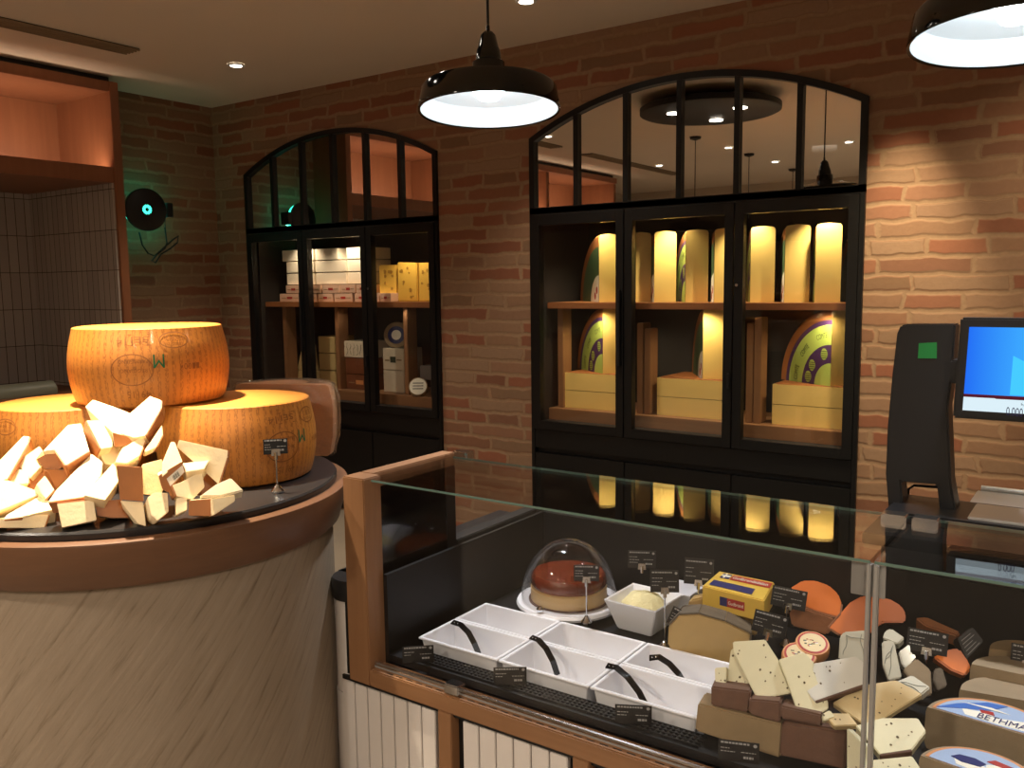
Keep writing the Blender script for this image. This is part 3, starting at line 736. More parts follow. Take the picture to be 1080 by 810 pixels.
# half wheel in film behind
bw = Vector((-2.36, -2.40, TOPZ))
hn = Vector((.05, 0, 0))
bc = (-2.20, -2.47)
hn = Vector((bc[0] - WR[0], bc[1] - WR[1], 0)).normalized(); hx = Vector((hn.y, -hn.x, 0))
t = thing('wrapped_cheese', 'paler half cheese wheel in crinkled clear film behind the right parmesan wheel', 'cheese wheel', (*bc, TOPZ))
def half_ring(r, z, jit=0., n=36): return [Vector((*bc, TOPZ + z)) + hx * ((r + rnd.uniform(0, jit)) * math.cos(PI * k / n)) + hn * ((r + rnd.uniform(0, jit)) * math.sin(PI * k / n)) - hn * (.004 if jit else 0) for k in range(n + 1)]
rnd = random.Random(3)
MB().loft([half_ring(r, z) for r, z in [(.147, 0), (.156, .006), (.168, .06), (.172, .12), (.170, .18), (.160, .224), (.150, .230)]]).build('wheel_body', 'wheel_rind_plain', t)
MB().loft([half_ring(r, z, .011) for r, z in [(.157, .002), (.166, .03), (.173, .06), (.176, .09), (.177, .12), (.177, .15), (.175, .18), (.170, .20), (.164, .226), (.146, .2345), (.08, .235)]], smooth=False, cap=False).build('clear_film', 'shrink_wrap', t)

# ------------------------------------------------------------------ solids cut to a traced outline, each on its own plane
def basis(p):
    T = EYEP - p; T.z = 0; T.normalize(); Z = Vector((0, 0, 1)); R = Z.cross(T); R.normalize(); return R, Z, T
def solid(name, label, cat, px, d, n, t, mats, rind=(), group=None, taper=1., body='wedge', zanchor=None, bevel=.003, rindname='rind', shift=(0, 0, 0), frame='view'):
    cu = sum(p[0] for p in px) / len(px); cv = sum(p[1] for p in px) / len(px)
    A = onZ(cu, cv, zanchor) if zanchor is not None else atD(cu, cv, d)
    R, Z, T = basis(A)
    N = (R * n[0] + Z * n[1] + T * n[2]).normalized() if frame == 'view' else Vector(n).normalized()
    W = []
    for u, v in px:
        r = ray(u, v); k = (A - EYEP).dot(N) / r.dot(N); W.append(EYEP + r * k)
    nn = Vector((0, 0, 0))
    for i in range(len(W)): nn += (W[i] - A).cross(W[(i + 1) % len(W)] - A)
    if nn.dot(N) < 0: W.reverse(); flip = True
    else: flip = False
    c = sum(W, Vector()) / len(W); sh = R * shift[0] + Z * shift[1] + T * shift[2]
    B = [c + (p - c) * taper - N * t + sh for p in W]; m = len(W)
    zmin = min(p.z for p in W + B)
    root = thing(name, label, cat, (c.x, c.y, zmin), group)
    mb = MB(); fs = [tuple(range(m)), tuple(range(2 * m - 1, m - 1, -1))] + [(i, i + m, (i + 1) % m + m, (i + 1) % m) for i in range(m)]
    mb.add(W + B, fs); mb.build(body, mats[0], root, bevel=bevel)
    if rind:
        rb = MB()
        for e in rind:
            if e == 'front': poly = W; on = N
            elif e == 'back': poly = B[::-1]; on = -N
            else:
                i = (m - 2 - e) % m if flip else e; j = (i + 1) % m; poly = [W[i], B[i], B[j], W[j]]
                on = (poly[1] - poly[0]).cross(poly[3] - poly[0]).normalized()
                if on.dot((W[i] + W[j]) / 2 - c) < 0: on = -on
            pc = sum(poly, Vector()) / len(poly)
            rb.prism([pc + (p - pc) * .985 + on * -.002 for p in poly], on * .0045)
        rb.build(rindname, mats[1], root, bevel=.001)
    root['W'] = [list(p) for p in W] if False else 0
    del root['W']
    return root, W, N, A
def C1(*a): return [(x / 5.06, 410 + y / 5.06) for x, y in a]
def C8(*a): return [(110 + x / 5.4, 410 + y / 5.4) for x, y in a]
PG = 'cut parmesan pieces piled on the slate'
PM = ['parm_cut', 'parm_rind']
def parm(label, px, d, n, t, rind=(), taper=1., shift=(0, 0, 0)): return solid('parmesan_piece', label, 'cheese piece', px, d, n, t * 1.15, PM, rind, PG, taper, shift=shift, bevel=.0014)
UPF = (.0, .80, .60); FRT = (.1, .15, 1); 
PIECES = [
 ('long parmesan piece crossing the top of the pile, lying to the left', C1((455, 95), (495, 57), (600, 92), (692, 128), (716, 262), (600, 228)), 2.10, (-.1, .85, .5), .035, (), .9),
 ('tall parmesan piece pointing up right at the very top of the pile', C1((690, 132), (800, 38), (860, 60), (856, 110), (775, 250), (716, 262), (640, 238)), 2.08, (-.25, .7, .66), .035, (2, 3), .9),
 ('parmesan piece with brown end below the crossed pair on top', C1((460, 168), (552, 168), (602, 232), (600, 312), (538, 322)), 2.06, (.25, .65, .7), .05, (4,), .9),
 ('parmesan piece with rind showing under the tall top piece', C1((600, 232), (716, 265), (690, 300), (612, 312)), 2.05, (.1, -.1, 1), .05, ('front',), .9),
 ('broad flat parmesan wedge at the upper left of the pile', C1((228, 332), (362, 192), (432, 184), (476, 330), (350, 408), (292, 326)), 2.04, (-.2, .85, .5), .05, (3, 4), .95),
 ('parmesan piece showing a brown rind square below the broad wedge', C1((195, 376), (290, 326), (350, 405), (300, 445), (245, 432)), 2.03, (-.3, .2, 1), .04, ('front',), .9),
 ('parmesan piece with a tan rind end beside the big bright slab', C1((350, 412), (442, 330), (482, 350), (390, 440)), 2.03, (.1, .3, 1), .04, ('front',), .9),
 ('shaded brown-sided parmesan piece left under the big bright slab', C1((245, 425), (385, 438), (300, 545), (285, 500)), 2.03, (-.2, .0, 1), .04, ('front',), .9),
 ('big bright parmesan slab slanting across the middle of the pile', C1((255, 606), (300, 540), (488, 346), (548, 390), (536, 465), (448, 578)), 1.985, (-.05, .72, .7), .045, (5,), .92),
 ('bright parmesan wedge right of the big slanting slab', C1((446, 570), (602, 398), (626, 420), (636, 490), (562, 596)), 1.985, (.1, .7, .7), .045, (), .9),
 ('parmesan wedge with tall square rind facing front in the middle of the pile', C1((622, 408), (760, 418), (766, 602), (640, 592)), 1.955, (-.05, .1, 1), .085, ('front',), .75),
 ('pointed parmesan tip sticking out below the square rind', C1((640, 596), (765, 604), (780, 735), (738, 720)), 1.955, (.1, .4, .9), .05, (), .7),
 ('long pointed parmesan stick leaning at the left edge of the photo', C1((-30, 410), (125, 250), (158, 255), (150, 290), (42, 480), (-20, 500)), 2.03, (-.2, .7, .7), .05, (2, 3), .9),
 ('cream parmesan piece between the leaning stick and the broad wedge', C1((80, 396), (210, 305), (228, 332), (192, 380), (216, 420), (160, 480), (128, 440)), 2.045, (-.2, .5, .85), .05, (), .9),
 ('small tan parmesan chunk under the leaning stick', C1((40, 492), (95, 426), (160, 440), (156, 505), (70, 512)), 2.02, (.1, .5, .85), .05, (2,), .9),
 ('small pale parmesan corner left under the big slanting slab', C1((195, 510), (240, 462), (292, 540), (245, 592), (214, 552)), 2.0, (.2, .5, .85), .05, (2,), .9),
 ('long white parmesan wedge pointing right at the left edge', C1((-40, 480), (60, 492), (208, 548), (200, 570), (-40, 668)), 1.985, (.15, .55, .8), .06, (), .9),
 ('flat brown-topped parmesan piece under the long white wedge', C1((20, 695), (35, 672), (212, 572), (302, 616), (298, 640), (120, 682)), 1.965, (.0, .85, .5), .04, (5,), .92),
 ('front parmesan piece lying lowest at the left edge of the slate', C1((-40, 700), (140, 666), (262, 674), (238, 745), (-40, 742)), 1.945, (.1, .2, 1), .06, (2,), .9),
 ('wrapped orange-topped parmesan piece standing at the front of the slate', C1((304, 612), (500, 590), (516, 702), (330, 742)), 1.94, (.05, .35, .95), .06, (0,), .9),
 ('slim pointed parmesan piece right of the tall top piece', C8((228, 352), (330, 205), (336, 262), (300, 332), (240, 362)), 2.06, (.2, .5, .8), .03, (2,), .9),
 ('parmesan piece under the tall top piece with narrow tan side', C8((60, 420), (100, 340), (215, 270), (235, 300), (205, 380), (130, 425)), 2.03, (.1, .6, .8), .05, (3,), .9),
 ('bright parmesan shard leaning back behind the price sticker', C8((330, 420), (380, 300), (402, 302), (446, 415), (330, 500)), 1.985, (.1, .6, .8), .04, (), .9),
 ('parmesan piece carrying a white price sticker on its rind', C8((308, 494), (442, 414), (462, 470), (362, 592), (330, 572)), 1.97, (.1, .1, 1), .05, ('front',), .9),
 ('largest right-hand parmesan wedge with pale triangular face', C8((412, 332), (425, 290), (706, 352), (704, 388), (652, 546), (572, 472)), 2.02, (-.15, .25, .95), .055, (2, 3), .85),
 ('narrow parmesan wedge lying under the largest right-hand wedge', C8((446, 422), (600, 406), (570, 458), (470, 474)), 1.99, (.1, .75, .6), .04, (), .9),
 ('crumbly parmesan chunk below the narrow wedge', C8((440, 530), (520, 488), (558, 478), (572, 560), (502, 632), (410, 612), (385, 550)), 1.975, (.2, .4, .9), .05, (5,), .9),
 ('pale parmesan chunk at the front under the price sticker piece', C8((245, 620), (285, 590), (362, 592), (368, 700), (305, 752), (270, 722)), 1.95, (.2, .45, .85), .05, (), .9),
 ('small pale parmesan chip between two front chunks', C8((410, 622), (472, 614), (472, 690), (410, 720)), 1.955, (.1, .4, .9), .04, (), .9),
 ('front right parmesan piece with orange rind end', C8((480, 636), (612, 626), (606, 726), (480, 722)), 1.95, (-.15, .15, 1), .05, ('front',), .9),
 ('flat cream parmesan piece pointing right next to the orange rind end', C8((612, 626), (745, 604), (746, 640), (622, 722)), 1.955, (.3, .35, .9), .04, (), .9),
 ('half hidden parmesan piece filling the middle of the pile under the crossed pair', C1((520, 320), (610, 300), (690, 300), (720, 380), (640, 410), (560, 400)), 2.075, (.1, .6, .8), .05, (), .9),
 ('shadowed parmesan chunk between the tan chunk and the big slanting slab', C1((120, 470), (230, 430), (310, 470), (290, 560), (200, 590), (140, 560)), 2.06, (-.1, .3, .95), .05, ('front',), .9),
 ('shadowed parmesan chunk behind the square rind and the sticker piece', C8((215, 430), (330, 400), (345, 560), (320, 610), (220, 600)), 2.03, (.1, .3, .95), .05, (), .9),
 ('parmesan chunk hidden behind the narrow wedge at right', C8((440, 470), (600, 450), (640, 560), (560, 610), (480, 600)), 2.06, (.0, .3, .95), .05, ('front',), .9),
 ('dark-sided parmesan chunk low between the wrapped front piece and the pointed tip', C1((505, 600), (650, 590), (690, 690), (600, 690), (520, 680)), 1.99, (.0, .3, .95), .05, ('front',), .9),
]
for lab, px, d, n, t, rind, tp in PIECES: 
    r_ = parm(lab, px, d + .03, n, t, rind, tp)
    if 'price sticker on' in lab:
        root, W, N, A = r_
        q = [C8(p)[0] for p in ((355, 512), (446, 434), (456, 474), (376, 556))]
        mb = MB(); Q = []
        for u, v in q:
            rr = ray(u, v); k = ((A + N * .0035) - EYEP).dot(N) / rr.dot(N); Q.append(EYEP + rr * k)
        mb.prism(Q, N * .0008); mb.build('price_sticker', 'paper_white', root)
        mb = MB(); o, ex, ey = Q[0] + N * .001, Q[1] - Q[0], Q[3] - Q[0]
        for k in range(7): mb.prism([o + ex * (.3 + k * .055) + ey * .2, o + ex * (.3 + k * .055 + .02 + .012 * (k % 2)) + ey * .2, o + ex * (.3 + k * .055 + .02 + .012 * (k % 2)) + ey * .75, o + ex * (.3 + k * .055) + ey * .75], N * .0004)
        mb.build('printed_lines', 'label_ink', root)
solid('wrapped_parmesan_piece', 'parmesan piece in shiny white film at the right end of the pile', 'cheese piece', C8((540, 612), (640, 540), (722, 504), (795, 580), (660, 612)), 2.02, (.1, .7, .7), .03, ['white_wrap'], (), PG)

# ------------------------------------------------------------------ price cards on clip stands
def card(label, u, v, z, w=.088, h=.056, yaw=0., roll=0., base=None, tilt=.2, stem=True, rows=4, base_kind='ball', d=None, clip=True):
    c = atD(u, v, d) if d else onZ(u, v, z)
    R, Z, T = basis(c); rz = Matrix.Rotation(yaw, 3, 'Z'); R = rz @ R; T = rz @ T
    N = (T * math.cos(tilt) + Z * math.sin(tilt)); U = N.cross(R); 
    rr = Matrix.Rotation(roll, 3, N); R = rr @ R; U = rr @ U
    b = base if base is not None else c.z - .06
    t = thing('price_card', label, 'price card', (c.x, c.y, b), 'black price cards')
    q = lambda x, y, o: c + R * x + U * y + N * o
    MB().prism([q(-w / 2, -h / 2, 0), q(w / 2, -h / 2, 0), q(w / 2, h / 2, 0), q(-w / 2, h / 2, 0)], N * -.0025).build('card', 'card_black', t)
    mb = MB(); rnd = random.Random(int(u * 7 + v))
    def stroke(x0, x1, y, th=.0022):
        x = x0
        while x < x1 - .002:
            l = rnd.uniform(.003, .008); l = min(l, x1 - x); mb.prism([q(x, y, .0003), q(x + l, y, .0003), q(x + l, y + th, .0003), q(x, y + th, .0003)], N * .0004); x += l + .0016
    stroke(-w * .44, w * .26, h * .36, .0040)
    for k in range(rows - 1): stroke(-w * .44, -w * .44 + w * rnd.uniform(.2, .4), h * (.12 - .16 * k), .0018)
    stroke(w * .06, w * .42, h * -.02, .0016); stroke(w * .12, w * .36, h * -.30, .0050)
    mb.mat(0).add([q(w * .40 + .004 * math.cos(k * PI / 5), h * .36 + .004 * math.sin(k * PI / 5), .0005) for k in range(10)], [tuple(range(10))])
    mb.build('lettering', 'card_ink', t)
    if clip:
        mb = MB(); mb.prism([q(-.012, -h / 2 - .004, .001), q(.012, -h / 2 - .004, .001), q(.010, -h / 2 + .014, .001), q(-.010, -h / 2 + .014, .001)], N * .003)
        mb.tube([q(0, -h / 2 + .006, .004), q(0, -h / 2 - .014, .003)], .005); mb.build('clip', 'chrome', t)
    if stem:
        top = q(0, -h / 2 - .012, .0)
        MB().tube([top, (top.x, top.y, b + .004)], .0022).build('stem', 'chrome', t)
        MB().lathe([(0, 0), (.015, 0), (.017, .006), (.010, .014), (.005, .022), (0, .022)], (top.x, top.y, b), cap=False, seg=20).build('base', 'chrome', t)
    return t
bp_ = onZ(291, 521, TOPZ); dd = (bp_ - EYEP).dot(FWD)
card('black price card on a chrome stand before the right parmesan wheel', 290.5, 471, 0, .062, .040, base=TOPZ, d=dd, tilt=.1)

# ------------------------------------------------------------------ glass counter
KX0, KX1, KXE, KYF, KYB, KZT, KZB = -1.6694, -.361, 1.2, -2.6314, -2.262, 1.0755, .565
t = thing('glass_counter', 'long refrigerated glass cheese counter with wooden frame and tiled front', 'display counter', (-.3, -2.2, 0))
Y0 = -2.665
# wooden frame
MB().box((-1.735, Y0, .497), (-1.655, KYF + .035, KZT + .006)).build('corner_post', 'oak_x', t, bevel=.003)
MB().box((-1.735, KYF + .035, KZT - .035), (-1.685, KYB + .03, KZT + .006)).build('top_rail', 'oak', t, bevel=.003)
MB().box((-1.735, KYB - .02, .497), (-1.685, KYB + .03, KZT - .035)).build('rear_post', 'black_lacquer', t, bevel=.003)
MB().box((-1.735, KYB + .03, .497), (-1.685, -1.78, .80)).build('rear_post', 'black_lacquer', t, bevel=.003)
MB().box((-1.655, Y0, .497), (KXE, KYF + .03, .545)).build('front_rail', 'oak', t, bevel=.003)
mb = MB()
for k in range(60):
    x = -1.60 + k * .035; mb.box((x, -2.6555, .5452), (x + .022, -2.652, .5457))
mb.build('air_slots', 'black_lacquer', t)
MB().box((-1.655, KYF - .012, .545), (KXE, KYF - .006, .556)).build('glass_channel', 'plate_grey', t)
mb = MB(); mb.tube([(-1.65, KYF - .012, .558), (KXE, KYF - .012, .558)], .006); mb.build('chrome_rail', 'chrome', t)
# glass
mb = MB(); mb.box((KX0 + .012, KYF, .548), (KX1 - .006, KYF + .008, KZT - .008)); mb.build('front_glass', 'clear_glass', t)
mb = MB(); mb.box((KX1 + .006, KYF, .548), (KXE, KYF + .008, KZT - .008)); mb.build('front_glass', 'clear_glass', t)
mb = MB(); mb.box((KX0, KYF - .002, KZT - .008), (KX1 - .004, KYB, KZT)); mb.build('top_glass', 'clear_glass', t)
mb = MB(); mb.box((KX1 + .004, KYF - .002, KZT - .008), (KXE, KYB, KZT)); mb.build('top_glass', 'clear_glass', t)
for x0, x1 in ((KX0, KX1 - .004), (KX1 + .004, KXE)):
    MB().box((x0, KYB, KZT - .0075), (x1, KYB + .001, KZT - .001)).build('glass_edge', 'glass_edge', t)
    MB().box((x0, KYF - .0035, KZT - .0065), (x1, KYF - .002, KZT - .001)).build('glass_edge', 'glass_edge', t)
mb = MB(); mb.box((-1.682, KYF + .036, .565), (-1.676, KYB - .02, KZT - .01)); mb.build('end_glass', 'clear_glass', t)
MB().box((-1.70, KYF + .036, .50), (-1.684, KYB - .02, KZT - .036)).build('end_backing', 'black_gloss', t)
MB().box((KX0 - .006, KYF - .004, .55), (KX0 + .012, KYF + .012, KZT - .008)).build('edge_strip', 'plate_grey', t, bevel=.002)
mb = MB(); mb.box((KX1 - .010, KYF - .005, .55), (KX1 - .002, KYF + .010, KZT - .008)); mb.box((KX1 + .003, KYF - .005, .55), (KX1 + .012, KYF + .010, KZT - .008)); mb.build('joint_post', 'plate_grey', t, bevel=.002)
MB().box((KX1 - .040, KYF + .008, KZT - .075), (KX1 + .022, KYF + .014, KZT - .010)).build('joint_plate', 'plate_grey', t, bevel=.001)
for (u, v) in ((944, 543), (977, 547)):
    p = onZ(u, v, KZT + .008); MB().box((p.x - .026, p.y - .02, KZT - .018), (p.x + .026, p.y + .02, KZT + .012)).build('glass_clamp', 'chrome', t, bevel=.003)
p = onZ(487, 478, KZT); MB().box((p.x - .02, p.y - .02, KZT - .016), (p.x + .035, p.y + .02, KZT + .009)).build('glass_clamp', 'chrome', t, bevel=.003)
p = onY(477, 721, KYF - .02); MB().box((p.x - .022, KYF - .03, .548), (p.x + .026, KYF + .006, .574)).build('glass_clamp', 'chrome', t, bevel=.003)
# well
DZ = .57
mb = MB()
mb.box((KX0 + .03, KYF + .03, DZ - .02), (KXE, KYF + .095, DZ))                     # front ledge
mb.box((KX0 + .03, -2.195, DZ - .02), (KXE, -1.78, DZ)); mb.box((-.735, KYF + .095, DZ - .02), (KXE, -2.195, DZ)); mb.box((KX0 + .03, KYF + .095, .475), (-.735, -2.195, .49))
mb.box((KX0 + .03, -2.198, .49), (-.735, -2.195, DZ)); mb.build('well_floor', 'liner_black', t)
MB().box((KX0 + .018, KYF + .03, .475), (KX0 + .03, -1.78, .80)).build('liner_side', 'liner_black', t)
MB().box((KX0 + .018, -1.80, .475), (KXE, -1.78, .80)).build('liner_back', 'liner_black', t)
gb = MB()
for xi in range(62):
    x = -1.56 + xi * .0135
    for r in range(4): gb.box((x, KYF + .042 + r * .0125, DZ), (x + .0045, KYF + .0505 + r * .0125, DZ + .006))
for r in range(5): gb.box((-1.565, KYF + .0395 + r * .0125, DZ), (-.72, KYF + .0425 + r * .0125, DZ + .007))
gb.build('air_grille', 'black_metal', t)
# base with tiled panels
MB().box((-1.70, Y0 + .035, 0), (KXE, -1.79, .475)).build('base_cabinet', 'black_lacquer', t)
MB().box((-1.775, Y0 + .012, .485), (KXE, KYF + .03, .497)).build('black_strip', 'black_lacquer', t)  # black frame strip between front rail and tiles
xs = [-1.745, -1.390, -.98, -.57, -.16, .25, .66, 1.07]
for k in range(1, len(xs)):
    MB().box((xs[k] - .022, Y0, .0), (xs[k] + .022, Y0 + .035, .497)).build('stile', 'oak_x', t, bevel=.002)
for k in range(len(xs) - 1):
    a, b = xs[k] + (.0 if k == 0 else .045), xs[k + 1] - .045
    if k == 0: a = -1.785
    n = max(1, round((b - a) / .052)); w = (b - a) / n
    for q in range(n):
        MB().box((a + q * w + .0022, Y0 + .018, .02), (a + (q + 1) * w - .0022, Y0 + .035, .478)).build('wall_tile', 'tile_white', t, bevel=.0015)
# rounded tiled end with black worktop
MB().lathe([(.062, .0), (.062, .437)], (-1.782, Y0 + .08, 0), seg=24).build('rounded_end', 'tile_white', t)
MB().lathe([(.062, .440), (.062, .712)], (-1.778, Y0 + .08, 0), seg=24).build('rounded_end', 'tile_white', t)
MB().box((-1.845, Y0 + .08, 0), (-1.74, -1.78, .712)).build('end_panel', 'tile_white', t)
mb = MB(); mb.lathe([(.0, .712), (.066, .712), (.070, .718), (.070, .765), (.066, .772), (0, .772)], (-1.778, Y0 + .08, 0), seg=24, cap=False); mb.box((-1.848, Y0 + .08, .712), (-1.74, -1.78, .772)); mb.build('end_worktop', 'black_plastic', t)
MB().box((-1.765, Y0 + .02, .50), (-1.737, KYF + .06, .712)).build('end_black_panel', 'black_lacquer', t)  # black panel between corner post and tiled end
MB().box((-.52, -1.79, .80), (KXE, -1.76, .92)).build('rear_panel', 'black_lacquer', t)

# steel worktop behind
t = thing('steel_worktop', 'stainless steel worktop with rolled edge behind the counter at right', 'worktop', (.4, -1.2, 0))
MB().box((-.52, -2.02, .925), (KXE, -1.64, .955)).build('dark_top', 'matte_black', t, bevel=.003)
MB().box((-.34, -1.64, .925), (KXE, -1.345, .950)).build('steel_top', 'steel', t, bevel=.003)
mb = MB(); mb.tube([(-.33, -1.335, .955), (KXE, -1.335, .955)], .010, 12); mb.build('rolled_edge', 'steel', t)
MB().box((-.3, -1.70, 0), (KXE, -1.345, .925)).build('under_panel', 'black_lacquer', t)

# ------------------------------------------------------------------ scale with screen
t = thing('weighing_scale', 'black counter scale with tall column and blue customer screen', 'scale', (-.35, -1.9, .956))
ys = -1.78
def pxy(pts, y): return [onY(u, v, y) for u, v in pts]
col = pxy([(946, 352), (950, 343), (957, 342), (1008, 342), (1004, 400), (1000, 430), (1003, 508), (1010, 548), (992, 548), (988, 511), (950, 508), (954, 548), (938, 548), (934, 500), (936, 450), (941, 395)], ys)
MB().prism(col, (0, .075, 0)).build('column', 'black_plastic', t, bevel=.004)
st = pxy([(969, 362), (988, 361), (988, 378), (968, 378)], ys - .0015)
MB().prism(st, (0, .001, 0)).build('green_sticker', 'sticker_green', t)
mb = MB(); w = pxy([(957, 548), (958, 516), (964, 512), (992, 514)], ys + .12); mb.tube(w, .004); mb.build('wire_guard', 'black_metal', t)
MB().box((-.50, -1.89, .956), (-.02, -1.66, .985)).build('scale_base', 'black_plastic', t, bevel=.006)
mb = MB(); mb.box((-.30, -1.87, .985), (.0, -1.70, .992)); mb.build('weighing_plate', 'steel', t, bevel=.003)
ym = -1.88
TL, BL = onY(1013, 335, ym), onY(1008, 441, ym); Wd = .36
ex = Vector((1, 0.03, 0)).normalized(); dn = (BL - TL); dn.x = 0; 
def mq(x, y, o=0.): return TL + ex * (x * Wd) + dn * y + Vector((0, -1, 0)) * o + Vector((-.008 * y, 0, 0))
MB().prism([mq(0, 0), mq(1, 0), mq(1, 1), mq(0, 1)], (0, .045, 0)).build('monitor', 'black_plastic', t, bevel=.005)
MB().prism([mq(.06, .09, .0012), mq(.95, .09, .0012), mq(.95, .75, .0012), mq(.06, .75, .0012)], (0, .0008, 0)).build('screen', 'screen_blue', t)
mb = MB()
mb.prism([mq(.34, .36, .0022), mq(.42, .42, .0022), mq(.95, .42, .0022), mq(.95, .74, .0022), mq(.34, .74, .0022)], (0, .0008, 0)); mb.build('screen_picture', 'screen_cyan', t)
MB().prism([mq(.06, .75, .0012), mq(.95, .75, .0012), mq(.95, .785, .0012), mq(.06, .785, .0012)], (0, .0008, 0)).build('screen_bar', 'screen_maroon', t)
MB().prism([mq(.06, .78, .0014), mq(.25, .78, .0014), mq(.26, .785, .0014), mq(.95, .785, .0014), mq(.95, .915, .0014), mq(.06, .915, .0014)], (0, .0008, 0)).build('screen_readout', 'screen_white', t)
d0, d1, d2 = onY(1061, 438, ym - .004), onY(1078.5, 440, ym - .004), onY(1061.5, 429, ym - .004)
k0, k1, k2 = onY(1077, 428.5, ym - .004), onY(1082, 429, ym - .004), onY(1077, 425, ym - .004)
mb = MB(); text_map(mb, '0.000', quad_fn(d0, d1 - d0, d2 - d0)); text_map(mb, 'kg', quad_fn(k0, k1 - k0, k2 - k0)); mb.build('readout_digits', 'label_navy', t)
MB().box((-.36, ym + .046, 1.33), (-.20, ym + .13, 1.39)).build('monitor_arm', 'black_plastic', t, bevel=.004)

# ------------------------------------------------------------------ pendant lamps
def pendant(c, label, tilt=0., lit=True, k=1.14):
    t = thing('pendant_lamp', label, 'pendant lamp', c, 'black enamel pendant lamps')
    c = Vector(c); R, Z, T = basis(c); m = Matrix.Rotation(-tilt, 4, R) @ Matrix.Scale(k, 4)
    prof = [(.198, 0), (.203, -.002), (.204, .005), (.194, .060), (.186, .070), (.110, .088), (.056, .098), (.048, .104), (.046, .136), (.038, .142), (.034, .170), (.030, .178), (.022, .212), (.014, .222), (.006, .226), (.005, .240)]
    MB().lathe(prof, c, m, seg=64, cap=False).build('shade', 'black_gloss', t)
    inn = [(.197, .0015), (.187, .058), (.178, .064), (.108, .082), (.054, .092), (.0, .094)]
    MB().lathe(inn, c, m, seg=64, cap=False).build('inner_reflector', 'white_enamel', t, fix=True)
    MB().lathe([(0, .030), (.03, .034), (.045, .055), (.035, .080), (.02, .091)], c, m, seg=24, cap=False).build('bulb', 'lamp_bulb' if lit else 'bulb_off', t)
    top = m @ Vector((0, 0, .235)) + c
    MB().tube([top, (top.x, top.y, ZC - .02)], .0045).build('cord', 'black_lacquer', t)
    MB().lathe([(.012, ZC - .035), (.05, ZC - .022), (.055, ZC - .001)], (top.x, top.y, 0), seg=24).build('ceiling_rose', 'black_lacquer', t)
    return t
L1 = atD(516, 117, 2.85); L2 = atD(1071, 40, 2.03)
pendant(L1, 'glossy black pendant lamp with white inside hanging in the middle of the photo', math.radians(4))
pendant(L2, 'black pendant lamp cut off by the top right corner of the photo', math.radians(4))
for x, y, lab in ((-3.425, -3.64, 'pendant lamp reflected in the third mirror pane'), (-3.414, -5.06, 'pendant lamp reflected in the fifth mirror pane'), (-3.444, -6.68, 'most distant pendant lamp, reflected beside a glazing bar')):
    pendant((x, y, 2.08), lab, 0, False)

# ------------------------------------------------------------------ trays and dishes in the counter
def tray(x0, x1, y0, y1, z, dep, label):
    t = thing('white_tray', label, 'tray', ((x0 + x1) / 2, (y0 + y1) / 2, z - dep), 'white serving trays')
    r = .010; k = .018
    def rect(a, zz): return [Vector((x0 + a, y0 + a, zz)), Vector((x1 - a, y0 + a, zz)), Vector((x1 - a, y1 - a, zz)), Vector((x0 + a, y1 - a, zz))]
    mb = MB(); mb.loft([rect(k + .004, z - dep), rect(.007, z - .006), rect(0, z - .006), rect(0, z), rect(r, z), rect(k + .006, z - dep + .005)], smooth=False, cap=True)
    mb.build('tray_body', 'white_melamine', t, bevel=.0015); return t
TX = [-1.595, -1.3145, -1.034, -.745]; TYF, TYM, TYB = -2.527, -2.362, -2.205
names = ['empty white tray, {} of the {} row in the glass counter']
pos = ['leftmost', 'middle', 'right-hand']
for k in range(3):
    tray(TX[k], TX[k + 1] - .004, TYF, TYM - .003, .605, .105, f'white serving tray, {pos[k]} one of the front row with a black handle in it')
    tray(TX[k], TX[k + 1] - .004, TYM, TYB, .605, .105, f'white serving tray, {pos[k]} one of the rear row' + (' with a black handle in it' if k == 2 else ', empty'))
# black serving tongs resting in the trays
def tongs(px, z0, z1, label, fwd=0.):
    n = len(px); t = thing('serving_tongs', label, 'tongs', onZ(*px[-1], z1), 'black serving tongs')
    W = [onZ(u, v, (.622, .632, .626, .604, .562)[i]) for i, (u, v) in enumerate(px)]
    mb = MB(); vs = []; R = Vector((.6, .5, 0)).normalized() * .009
    rings = []
    for i, p in enumerate(W):
        d = (W[min(i + 1, n - 1)] - W[max(i - 1, 0)]).normalized(); s = d.cross(Vector((.5, -.6, .6))).normalized(); nrm = s.cross(d)
        rings.append([p + s * .008 + nrm * .002, p - s * .008 + nrm * .002, p - s * .008 - nrm * .002, p + s * .008 - nrm * .002])
    mb.loft(rings, smooth=False); mb.build('handle', 'black_gloss', t, bevel=.0008)
    rv = MB()
    for i in (0, 1): rv.lathe([(0, 0), (.0022, 0), (.0022, .003), (0, .003)], W[0].lerp(W[1], .3 + .4 * i) + Vector((.0005, -.0012, .0008)), seg=10, cap=False)
    rv.build('rivet', 'chrome', t)
tongs([(477, 656), (486, 659), (494, 667), (500, 678), (505, 690)], .622, .555, 'curved black tongs handle in the leftmost front tray')
tongs([(560, 672), (568, 675), (576, 684), (583, 697), (588, 712)], .622, .550, 'curved black tongs handle in the middle front tray')
tongs([(640, 702), (650, 704), (662, 714), (674, 730), (684, 750)], .622, .545, 'curved black tongs handle in the right-hand front tray')
tongs([(685, 694), (695, 693), (706, 700), (716, 711), (723, 723)], .622, .555, 'curved black tongs handle in the right-hand rear tray')

